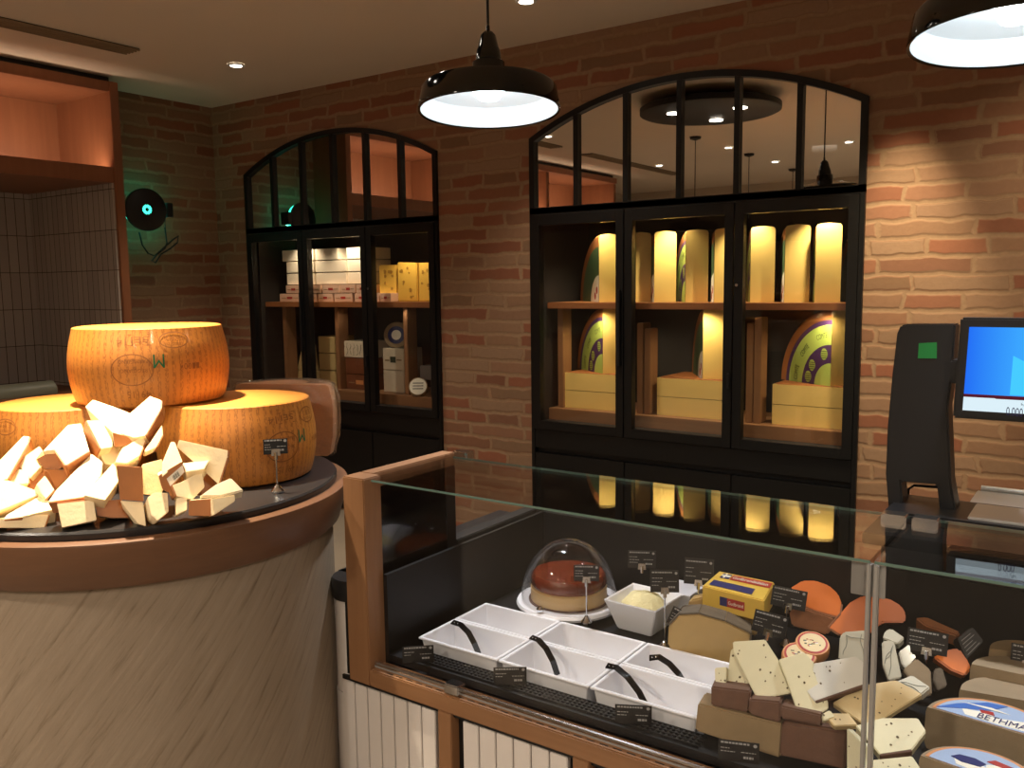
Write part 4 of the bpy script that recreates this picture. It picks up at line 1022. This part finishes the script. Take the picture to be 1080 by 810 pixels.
# cake dome
cc = onZ(600, 633, DZ + .034); cc.z = DZ; CR = .156
t = thing('cake_stand', 'white round cake plate under a clear dome', 'cake stand', cc)
MB().lathe([(0, 0), (.09, 0), (.085, .008), (.07, .014), (.10, .020), (CR + .006, .024), (CR + .010, .032), (CR + .006, .040), (0, .036)], cc, cap=False, seg=64).build('plate', 'white_melamine', t)
mb = MB(); dp = []
for i in range(17):
    a = PI / 2 * i / 16; dp.append(((CR - .006) * math.cos(a) ** .92, .042 + .188 * math.sin(a)))
mb.lathe(dp, cc, cap=False, seg=64); mb.build('dome', 'dome_plastic', t)
kp = onZ(570, 641, DZ + .055)
mb = MB(); mb.lathe([(0, 0), (.010, .002), (.012, .010), (.006, .018), (0, .019)], (kp.x, kp.y - .002, DZ + .042), cap=False, seg=16); mb.build('knob', 'chrome', t)
t = thing('flan_cake', 'round caramel-topped flan cake on the plate under the clear dome', 'cake', cc + Vector((0, 0, .038)))
b0 = cc + Vector((0, 0, .0405))
MB().lathe([(0, 0), (.118, 0), (.120, .004), (.120, .042), (.112, .046), (0, .046)], b0, cap=False, seg=56).build('sponge', 'flan_base', t)
MB().lathe([(0, .046), (.113, .0455), (.119, .054), (.118, .078), (.110, .088), (.06, .090), (0, .090)], b0, cap=False, seg=56).build('caramel_top', 'caramel', t)
MB().lathe([(.118, -.0), (.127, 0), (.127, .003), (.118, .003)], b0, cap=False, seg=56).build('cake_board', 'brown_rind', t)

# square bowls
def bowl(c, w, h, rot, label):
    t = thing('white_bowl', label, 'bowl', c, 'white square bowls'); m = Matrix.Translation(c) @ Matrix.Rotation(rot, 4, 'Z')
    def sq(a, z): return [m @ Vector((x * a, y * a, z)) for x, y in ((-1, -1), (1, -1), (1, 1), (-1, 1))]
    MB().loft([sq(w * .30, 0), sq(w * .33, .004), sq(w * .5, h), sq(w * .47, h), sq(w * .28, .010)], smooth=False).build('bowl_body', 'white_melamine', t, bevel=.003); return t
bc1 = onZ(672, 668, DZ) + Vector((-.005, .052, 0)); bc1.z = DZ + .001
bowl(bc1, .175, .095, -.05, 'white square bowl of grated cheese in front')
bc2 = bc1 + Vector((.055, .150, 0)); bowl(bc2, .115, .09, -.05, 'white square bowl standing behind the bowl of grated cheese')
gm = MB(); rnd = random.Random(5); rings = []
for r, z in ((.066, .055), (.062, .078), (.046, .096), (.022, .106), (.004, .108)):
    rings.append([Vector((bc1.x + r * (1 + .12 * rnd.uniform(-1, 1)) * math.cos(2 * PI * k / 24), bc1.y + r * (1 + .12 * rnd.uniform(-1, 1)) * math.sin(2 * PI * k / 24), bc1.z + z + rnd.uniform(-.003, .003))) for k in range(24)])
gm.loft(rings); tag(gm.build('grated_cheese', 'grated'), 'heap of pale grated cheese in the front square bowl', 'grated cheese', kind='stuff')

# ------------------------------------------------------------------ cheeses in the counter
def K(*a): return [(720 + x / 5.4, 660 + y / 5.4) for x, y in a]
def K6(*a): return [(620 + x / 3.523, 580 + y / 3.523) for x, y in a]
def MM(*a): return [(840 + x / 6.23, 620 + y / 6.23) for x, y in a]
def PP(*a): return [(930 + x / 7.2, 640 + y / 7.2) for x, y in a]
def pepper(res, seed, n=9, pts=None):
    root, W, N, A = res; mb = MB(); rnd = random.Random(seed); m = len(W); cen = sum(W, Vector()) / m
    e = (W[0] - cen).normalized(); f = N.cross(e)
    for k in range(n):
        i = rnd.randrange(m); a = rnd.random() ** .5 * .85; b = rnd.random()
        p = cen + ((W[i] - cen) * b + (W[(i + 1) % m] - cen) * (1 - b)) * a
        r = rnd.uniform(.0011, .0026); mb.add([p + N * .0006 + (e * math.cos(q * PI / 4) * r + f * math.sin(q * PI / 4) * r * 1.2) for q in range(8)], [tuple(range(8))])
    mb.build('peppercorns', 'peppercorn', root)['kind'] = 'stuff'
SG = 'peppered cheese slabs in the counter'
def slab(label, px, z, n, t, mat='pepper_cheese', rind=(), pep=7, seed=1, rm='brown_rind'):
    r = solid('cheese_slab', label, 'cheese slab', px, 0, n, t, [mat, rm], rind, SG, zanchor=z, bevel=.002)
    if pep: pepper(r, seed, pep)
    return r
def block(label, px, z, n, t, mats, rind=(), name='cheese_block', cat='cheese', group='rind-sided cheese blocks in the counter', taper=1., bevel=.004): 
    return solid(name, label, cat, px, 0, n, t, mats, rind, group, taper, zanchor=z, body='block', bevel=bevel)
# blocks at the bottom
block('tan cheese block lying lowest at the front glass right of the trays', [(736, 742), (826, 764), (823, 800), (733, 771)], .617, (-.15, .12, 1), .085, ['tan_rind', 'tan_rind'])
block('dark brown rind block at the front glass below the peppered slabs', [(825, 762), (893, 772), (892, 812), (822, 797)], .62, (-.1, .10, 1), .09, ['brown_rind'])
block('brown rind block under the left peppered slabs', [(750, 724), (792, 729), (790, 752), (750, 745)], .675, (-.1, .15, 1), .07, ['brown_rind'])
block('brown rind block in the middle below the tall peppered slab', [(790, 737), (824, 740), (823, 763), (790, 753)], .672, (-.1, .2, 1), .07, ['brown_rind'])
block('brown rind block under the fanned peppered slabs', [(823, 744), (868, 754), (867, 766), (823, 758)], .672, (-.1, .2, 1), .07, ['brown_rind'])
# slabs
slab('small peppered slab edge at the left end of the pile', K((182, 240), (250, 234), (244, 362), (186, 345)), .70, (-.2, .5, .85), .03, seed=2, pep=3)
slab('thin peppered wedge leaning behind the tall slab', K((244, 362), (275, 132), (300, 130), (392, 356)), .715, (-.15, .45, .9), .02, seed=3, pep=4)
slab('tall peppered slab standing foremost in the pile', K((285, 90), (470, 78), (542, 190), (602, 345), (630, 380), (425, 420), (290, 150)), .735, (-.05, .55, .85), .022, seed=4, pep=10)
slab('peppered slab fanned just right of the tall slab', K((545, 192), (692, 150), (750, 212), (740, 250), (828, 430), (830, 472), (790, 496), (655, 495), (600, 330)), .720, (.0, .6, .8), .022, seed=5, pep=9)
slab('wide greyish wrapped slab lying across the pile beside the steel post', MM((0, 560), (70, 502), (200, 480), (395, 448), (470, 515), (470, 628), (122, 748), (70, 690)), .742, (-.1, .7, .7), .018, 'grey_cheese', (5,), 9, 6)
slab('beige peppered slab behind the lower part of the steel post', [(878, 741), (912, 722), (945, 717), (973, 732), (930, 759), (914, 766)], .705, (.0, .8, .6), .02, 'beige_cheese', (), 11, 7)
slab('pale peppered slab right of the steel post above the lowest slab', [(902, 765), (930, 757), (968, 757), (977, 771), (962, 791), (928, 796)], .680, (.0, .85, .55), .025, 'pepper_cheese', (4,), 6, 8)
slab('lowest peppered slab right of the steel post at the photo bottom', [(912, 802), (962, 797), (972, 812), (960, 826), (912, 826)], .645, (.0, .85, .55), .03, 'pepper_cheese', (), 5, 9)
slab('narrow slab left of the steel post at the photo bottom', [(893, 768), (914, 788), (916, 822), (893, 815)], .65, (-.35, .4, .85), .03, 'pepper_cheese', (), 2, 10)
slab('small slab corner peeping out under the fanned slab', K((795, 502), (838, 478), (872, 520), (802, 542)), .688, (.1, .7, .7), .018, seed=11, pep=1)
slab('flat slab under the fanned one next to the brown rinds', [(868, 752), (895, 752), (905, 765), (880, 766)], .684, (.0, .8, .6), .018, 'beige_cheese', (), 2, 12)
# big rind cheese halves
block('cut grey-rinded cheese lying behind the right-hand tray with a tilted price card', [(704, 682), (705, 660), (716, 648), (737, 647), (765, 655), (792, 668), (790, 690), (757, 705), (738, 702), (716, 694)], .64, (-.1, .06, 1), .09, ['tan_cheese', 'grey_rind'], (1, 2, 3, 4, 5), 'cut_cheese', group='cut cheeses', taper=.96, bevel=.005)
block('second cut cheese lying behind the grey-rinded one, under the yellow packet', [(724, 645), (727, 633), (740, 630), (770, 636), (798, 648), (798, 672), (760, 655)], .665, (-.1, .15, 1), .07, ['tan_cheese', 'grey_rind'], (), 'cut_cheese', group='cut cheeses', bevel=.005)
# yellow packet
r = solid('cheese_packet', 'yellow cheese packet with red and blue printed top', 'cheese packet', K6((425, 132), (487, 78), (694, 120), (655, 188)), 0, (0, 0, 1), .062, ['yellow_box'], (), None, zanchor=.745, body='carton', bevel=.003, frame='world')
root, W, N, A = r
def qp(px, z, off=.0): return [onZ(u, v, z) + Vector((0, 0, off)) for u, v in px]
q = qp(K6((520, 92), (482, 94), (640, 132), (668, 122)), .745)
def onquad(P, x, y): return (P[0].lerp(P[1], x)).lerp(P[3].lerp(P[2], x), y)
Q = qp(K6((425, 132), (655, 188), (694, 120), (487, 78)), .745, .0012)
def patch(mb, x0, x1, y0, y1, off=0.): mb.prism([onquad(Q, x0, y0) + Vector((0, 0, off)), onquad(Q, x1, y0) + Vector((0, 0, off)), onquad(Q, x1, y1) + Vector((0, 0, off)), onquad(Q, x0, y1) + Vector((0, 0, off))], (0, 0, .0006))
mb = MB(); mb.mat(0); patch(mb, .08, .78, .12, .42); mb.mat(1); patch(mb, .30, .98, .62, .90); mb.mat(0); patch(mb, .12, .28, .62, .90)
mb.mat(2); patch(mb, .12, .28, .72, .80, .0008); patch(mb, .17, .20, .62, .90, .0008)
text_map(mb, 'Gudbrandsdalen', lambda x, y: onquad(Q, .33 + .60 * x, .68 + .15 * y) + Vector((0, 0, .0016)))
mb.build('printed_label', ['label_navy', 'label_red', 'label_white'], root)
fr = [W[0], W[0]]
lo = min(W, key=lambda p: (p - EYEP).dot(FWD))
order = Q[0] - Vector((0, 0, .0012)), Q[1] - Vector((0, 0, .0012))
e = order[1] - order[0]; nf = Vector((e.y, -e.x, 0)).normalized()
mb = MB(); f2 = lambda x, y, o: order[0] + e * x + Vector((0, 0, -.062 * (1 - y))) + nf * o
mb.mat(0).prism([f2(.30, .30, .001), f2(.42, .30, .001), f2(.42, .70, .001), f2(.30, .70, .001)], nf * .0006)
mb.mat(1).prism([f2(.42, .30, .001), f2(.70, .30, .001), f2(.70, .70, .001), f2(.42, .70, .001)], nf * .0006)
mb.mat(2); text_map(mb, 'Gudbrand', lambda x, y: f2(.44 + .24 * x, .42 + .16 * y, .002)); mb.build('front_label', ['label_navy', 'label_red', 'label_white'], root)
# orange cheeses
block('orange cut cheese half with brown rind behind the price cards', [(833, 620), (846, 612), (860, 612), (874, 617), (884, 626), (888, 637), (886, 652), (860, 645), (842, 637)], .725, (-.1, .5, .85), .07, ['orange_cheese', 'orange_rind'], (5, 6, 7), 'orange_cheese', group='orange cheeses', taper=.85)
block('brown rind underside piece of orange cheese below the upper orange half', [(832, 645), (842, 639), (880, 652), (882, 660), (872, 670), (835, 660)], .665, (-.1, .15, 1), .07, ['orange_rind'], (), 'orange_cheese', group='orange cheeses', taper=.9)
block('second big orange cut cheese, behind the steel post', MM((205, 262), (290, 165), (350, 95), (430, 52), (520, 52), (620, 75), (690, 115), (722, 170), (716, 228), (570, 228), (470, 310), (280, 310)), .70, (.0, .45, .9), .08, ['orange_cheese', 'orange_rind'], (11, 0), 'orange_cheese', group='orange cheeses', taper=.85)
# small red-labelled rounds
for (u, v, z, lab) in ((857, 678, .690, 'small round cheese with red picture label, upper of the two'), (843, 690, .672, 'small round cheese with red picture label, lower of the two half hidden by slabs')):
    c = onZ(u, v, z); t, m = disc('round_cheese', c, (.15, -.35, .9), .042, .032, ['label_orange'], lab, 'cheese', group='small red-labelled rounds')
    MB().lathe([(0, .0008), (.036, .0008), (.036, .0014), (0, .0014)], c, m, cap=False).build('paper_label', 'label_red', t)
    MB().lathe([(0, .0016), (.031, .0016), (.031, .0020), (0, .0020)], c, m, cap=False).build('label_centre', 'beige_cheese', t)
    mb = MB(); rnd = random.Random(int(u)); mm = Matrix.Translation(c) @ m
    for k in range(16):
        x, y = rnd.uniform(-.021, .016), rnd.uniform(-.011, .011); mb.mat(k % 3).box((x, y, .0021), (x + rnd.uniform(.003, .009), y + rnd.uniform(.0015, .004), .0025), mm)
    mb.build('label_picture', ['label_ink', 'label_red', 'label_white'], t)
# blue-veined pieces around the steel post
def blue(label, px, z, n, t, mat='blue_cheese', vein=True, seed=0):
    r = solid('blue_cheese_piece', label, 'cheese piece', px, 0, n, t, [mat, 'foil'], (), 'blue-veined pieces', zanchor=z, bevel=.003)
    if vein:
        root, W, N, A = r; mb = MB(); rnd = random.Random(seed); c = sum(W, Vector()) / len(W)
        for k in range(3):
            i = rnd.randrange(len(W)); a = c.lerp(W[i], .75) + N * .0006; b = c.lerp(W[(i + 2) % len(W)], .7) + N * .0006
            mid = a.lerp(b, .5) + (W[0] - c) * rnd.uniform(-.2, .2); mb.tube([a, a.lerp(mid, .6) + (W[1] - c) * .08, mid, b.lerp(mid, .5) - (W[1] - c) * .08, b], .0008, 5)
        mb.build('blue_veins', 'vein_grey', root)
blue('white blue-veined piece standing left of the steel post behind the wide slab', MM((275, 470), (284, 322), (312, 290), (450, 280), (466, 330), (466, 500)), .725, (-.1, .35, .93), .05, seed=1)
blue('foil-wrapped white piece right of the steel post', MM((566, 505), (562, 350), (640, 345), (692, 590), (605, 612)), .71, (.0, .5, .85), .05, seed=2)
blue('pale rounded piece behind the foil-wrapped one', MM((566, 332), (582, 282), (622, 265), (712, 328), (668, 372)), .735, (.0, .6, .8), .05, seed=3, vein=False)
blue('white pointed piece beside the price card right of the steel post', MM((672, 420), (745, 368), (752, 430), (792, 445), (722, 532), (694, 510)), .70, (.1, .5, .85), .05, seed=4, vein=False)
blue('small flat white piece with dark scribble on the beige slab', MM((658, 612), (760, 570), (882, 652), (822, 702), (700, 652)), .70, (.0, .8, .6), .03, seed=5)
solid('wrapped_cheese_lump', 'greyish cheese lump in crinkled clear film by the price card stem', 'cheese piece', MM((700, 540), (790, 462), (882, 540), (892, 700), (822, 704)), 0, (.1, .5, .85), .05, ['olive_rind'], (), 'film-wrapped lumps', zanchor=.675)
solid('wrapped_cheese_lump', 'small brown lump in film right of the price card stem', 'cheese piece', PP((400, 470), (460, 460), (500, 600), (420, 640), (390, 560)), 0, (.1, .5, .85), .05, ['grey_rind'], (), 'film-wrapped lumps', zanchor=.665)
# orange packs at right
block('orange cheese piece in film just right of the right-hand price card', [(984, 693), (1003, 684), (1012, 684), (1022, 698), (1024, 706), (1018, 713), (1003, 707)], .675, (.1, .55, .83), .05, ['orange_cheese', 'orange_rind'], (), 'orange_cheese', group='orange cheeses')
block('dark orange cheese edge lying behind the right-hand price card', [(965, 651), (977, 650), (1013, 666), (1010, 671), (976, 660)], .70, (.0, .8, .6), .05, ['orange_rind'], (), 'orange_cheese', group='orange cheeses')
r = solid('cheese_packet', 'black wrapped cheese packet with pale print lines at right', 'cheese packet', [(1010, 673), (1026, 661), (1038, 676), (1020, 695)], 0, (.25, .5, .8), .05, ['card_black'], (), None, zanchor=.70)
root, W, N, A = r; mb = MB()
a, b, c3, d3 = W
for k in range(5): mb.prism([a.lerp(d3, .1 + .17 * k).lerp(b.lerp(c3, .1 + .17 * k), .1) + N * .0006, a.lerp(d3, .1 + .17 * k).lerp(b.lerp(c3, .1 + .17 * k), .8 - .1 * (k % 3)) + N * .0006, a.lerp(d3, .13 + .17 * k).lerp(b.lerp(c3, .13 + .17 * k), .8 - .1 * (k % 3)) + N * .0006, a.lerp(d3, .13 + .17 * k).lerp(b.lerp(c3, .13 + .17 * k), .1) + N * .0006], N * .0005)
mb.build('printed_lines', 'card_ink', root)
# half wheels at right
def half_wheel(pl, pr, z, h, label, art, name='half_cheese_wheel', rindm='olive_rind', topm='tan_rind', zb=DZ):
    """pl, pr: pixels of the two ends of the cut edge of the top face"""
    a = onZ(*pl, z); b = onZ(*pr, z); c = (a + b) / 2; R = (b - a).length / 2; ex = (b - a).normalized(); ey = Vector((-ex.y, ex.x, 0))
    if ey.y < 0: ey = -ey
    n = 28; t = thing(name, label, 'half cheese wheel', (c.x, c.y, z - h), 'half cheese wheels at the right end')
    def ring(r, zz): return [c + ex * (-r * math.cos(PI * i / n)) + ey * (r * math.sin(PI * i / n)) + Vector((0, 0, zz - z)) for i in range(n + 1)]
    mb = MB(); mb.loft([ring(R * .95, z - h), ring(R * .995, z - h + .012), ring(R, z - h / 2), ring(R * .99, z - .010), ring(R * .965, z)], smooth=True, cap=True); mb.build('wheel_body', rindm, t, fix=True)
    for o in [t.children[0]]:
        for p in o.data.polygons: p.use_smooth = len(p.vertices) < 5 and abs(p.normal.dot(ey)) < .999
    P = lambda x, y, o: c + ex * (x * R) + ey * (y * R) + Vector((0, 0, o))
    if art:
        mb = MB(); k = .90
        arc = lambda r, o, a0=0., a1=PI: [P(-r * math.cos(a0 + (a1 - a0) * i / n), .03 + r * math.sin(a0 + (a1 - a0) * i / n), o) for i in range(n + 1)]
        def fan(pts): mb.prism(pts, (0, 0, .0005))
        mb.mat(0); fan(arc(k, .0008))                                     # pinkish border
        mb.mat(1); fan(arc(k * .93, .0014))                               # sky
        mb.mat(2); fan([P(x, y, .002) for x, y in ((-.5, .30), (-.2, .36), (.1, .30), (.45, .42), (.7, .30), (.8, .12), (.2, .06), (-.4, .10))])
        if art == 1:
            mb.mat(3); fan([P(x, y, .0026) for x, y in ((-.86, .06), (-.6, .42), (-.2, .78), (.1, .84), (-.1, .5), (-.45, .3))])
            mb.mat(4); fan([P(x, y, .0026) for x, y in ((-.25, .42), (-.05, .46), (.0, .34), (-.2, .32))]); mb.mat(2); fan([P(x, y, .0032) for x, y in ((-.6, .52), (-.1, .60), (.2, .52), (-.2, .52))])
            mb.mat(5); text_map(mb, 'BETHMALE', lambda x, y: P(-.22 + .92 * x, .09 + .20 * y + .02 * x, .0036))
        else:
            mb.mat(5); fan([P(x, y, .0026) for x, y in ((-.55, .30), (-.45, .46), (-.2, .50), (.0, .42), (-.05, .26), (-.35, .22))])
            mb.mat(4); fan([P(x, y, .0026) for x, y in ((-.02, .52), (.08, .66), (.42, .60), (.66, .34), (.60, .22), (.46, .30), (.3, .46))])
            mb.mat(2); fan([P(.18 + .17 * math.cos(q * PI / 10), .36 + .11 * math.sin(q * PI / 10), .0032) for q in range(20)])
            mb.mat(6); fan([P(x, y, .0030) for x, y in ((.30, .30), (.42, .34), (.50, .14), (.36, .10))])
            mb.mat(5); text_map(mb, 'DES PYRENEES', lambda x, y: P(-.05 + .75 * x, .05 + .08 * y, .0036))
            mb.mat(2); 
        mb.build('picture_label', ['label_orange', 'label_sky', 'label_white', 'label_blue', 'label_red', 'label_navy', 'label_orange'], t, fix=False)
    return t
half_wheel((976, 745), (1118, 786), .665, .095, 'half cheese wheel with blue mountain label reading BETHMALE', 1)
half_wheel((969, 796), (1102, 842), .668, .098, 'half cheese wheel with label of red cape and dark skirt, nearest the right corner', 2)
half_wheel((1011, 727), (1135, 748), .665, .095, 'half cheese wheel with plain cream top edge behind the BETHMALE one', 0, topm='cream_block')
half_wheel((1023, 700), (1130, 722), .690, .12, 'dark olive half cheese wheel with film and pinkish sticker on top', 0)
st = [onZ(u, v, .6925) for u, v in ((1050, 700), (1054, 692), (1078, 696), (1078, 706))]
half_wheel((1043, 684), (1125, 694), .70, .13, 'tan half cheese wheel farthest back at the right edge', 0, rindm='tan_rind')

# price cards in the counter
def ccard(label, u, v, z, base=DZ, foot=None, **kw):
    if foot: kw['d'] = (onZ(*foot, base) - EYEP).dot(FWD)
    return card(label, u, v, z, base=base, **kw)
ccard('black price card in front of the caramel cake', 618.5, 604.5, .715, w=.074, h=.048, base=.607, tilt=.05, d=2.545)
ccard('black price card on the dark back wall behind the bowls', 677, 590, .77, w=.085, h=.052, base=.80 - .23, tilt=.1, stem=False)
ccard('black price card above the grated cheese bowl', 701, 613, .735, w=.080, h=.062, base=DZ, yaw=.1, foot=(702, 686))
ccard('black price card behind the grated cheese, in front of the second bowl', 737, 603, .755, w=.085, h=.075, base=DZ, yaw=-.1)
ccard('tilted black price card left on the grey-rinded cut cheese', 721, 655, .675, w=.082, h=.050, roll=-.42, base=DZ + .02)
ccard('black price card before the upper orange cheese', 832, 631, .735, w=.092, h=.054, roll=-.12, base=DZ + .03)
ccard('black price card between the cut cheese and the red-labelled rounds', 812, 658, .715, w=.085, h=.056, roll=-.18, base=DZ + .03)
ccard('black price card on a chrome stem right of the steel post', 978, 677, .715, w=.090, h=.054, roll=-.04, base=DZ + .02, foot=(981, 735))
ccard('black price card cut by the right photo edge on the olive half wheel', 1084, 692, .705, w=.07, h=.05, base=.64)
for (u, v, lab) in ((441, 690, 'low black price card behind the front glass at its left end'), (500, 706, 'low black price card behind the front glass below the first tray'), (668, 754, 'low black price card behind the front glass below the right-hand tray'), (779, 793, 'low black price card behind the front glass below the tan block'), (538, 713, 'low black price card behind the front glass between the first two trays')):
    if v in (706,): continue
    ccard(lab, u, v, .600, w=.085, h=.046, tilt=.02, stem=False, base=DZ + .004, rows=3, clip=False)

# ------------------------------------------------------------------ lights
def spot(loc, to, power, angle, blend=.5, col=(1, .8, .58), r=.03):
    l = bpy.data.lights.new('spot', 'SPOT'); l.energy = power; l.spot_size = math.radians(angle); l.spot_blend = blend; l.color = col; l.shadow_soft_size = r
    o = bpy.data.objects.new('spot', l); COL.objects.link(o); o.location = loc
    o.rotation_euler = (Vector(to) - Vector(loc)).to_track_quat('-Z', 'Y').to_euler(); return o
def point(loc, power, col=(1, .8, .58), r=.03):
    l = bpy.data.lights.new('point', 'POINT'); l.energy = power; l.color = col; l.shadow_soft_size = r
    o = bpy.data.objects.new('point', l); COL.objects.link(o); o.location = loc; return o
WARM = (1, .84, .64)
# parmesan spot, wall washer and an added wall fill
spot((-2.30, -3.12, 2.94), (-2.16, -3.04, 1.1), 950, 38, .9, (1, .84, .60))
spot((-.84, -.44, 2.93), (-.87, -.03, 1.2), 300, 40, 1., (1, .80, .50))
spot((.15, -1.0, 2.93), (.15, -.3, 0.6), 120, 110, 1., (1, .80, .54))  # unseen wide spot added to brighten the right-hand brick wall
# cabinet lamps
for x in (-2.5, -2.02, -1.6, -1.22): spot((x, .12, 1.985), (x - .02, .24, 1.4), 20, 100, .9, (1, .84, .52), .01)
for x in (-2.5, -1.85, -1.22): spot((x, .115, 1.44), (x - .03, .26, .85), 6.5, 140, .8, (1, .80, .46), .01)
for x in (-5.0, -4.55, -3.95): spot((x, .10, 1.985), (x - .0, .20, 1.4), 10, 110, .8, (1, .80, .52), .01)
for x in (-4.6, -4.0): spot((x, .11, 1.44), (x, .22, .9), .5, 140, .8, WARM, .01)
# pendants
for p, e in ((L1, 110), (L2, 90)): spot(p + Vector((0, 0, .02)), p + Vector((.16, -.16, -1)), e, 74, .9, (.95, .97, 1), .05)
# niche glow
for y in (-1.83, -3.4, -5.0):
    l = bpy.data.lights.new('led_strip', 'AREA'); l.shape = 'RECTANGLE'; l.size = .02; l.size_y = 1.45; l.energy = 9; l.color = (1, .74, .54)
    o = bpy.data.objects.new('led_strip', l); COL.objects.link(o); o.location = (-5.475, y, 2.345); zl = Vector((1, 0, -.6)).normalized(); o.rotation_euler = Matrix((Vector((0, 1, 0)).cross(zl), Vector((0, 1, 0)), zl)).transposed().to_euler()
# general downlights, added room fill and disc spots
for x, y, lab in DL[:7]: spot((x, y, 2.94), (x, y, 0), 90, 95, .9, WARM, .04)
for x, y in ((.9, -4.6), (.4, -6.4), (-1.4, -6.0), (-2.6, -5.0)): spot((x, y, 2.94), (x, y, 0), 170, 165, .6, (1, .88, .72), .12)  # unseen wide spots added as fill for the drum and counter front
for a in (.3, 2.4, 4.5): spot((dc.x + .28 * math.cos(a), dc.y + .28 * math.sin(a), 2.84), (dc.x, dc.y, 0), 20, 60, .9, WARM, .04)
point(halo_c + Vector((-.06, .12, 0)), .8, (.12, 1, .7), .05)

w = bpy.data.worlds.new('world'); S.world = w; w.use_nodes = True
w.node_tree.nodes['Background'].inputs[0].default_value = (.02, .015, .01, 1)
S.view_settings.view_transform = 'Standard'; S.view_settings.look = 'None'; S.view_settings.exposure = 0; S.view_settings.gamma = 1; S.view_settings.use_curve_mapping = False
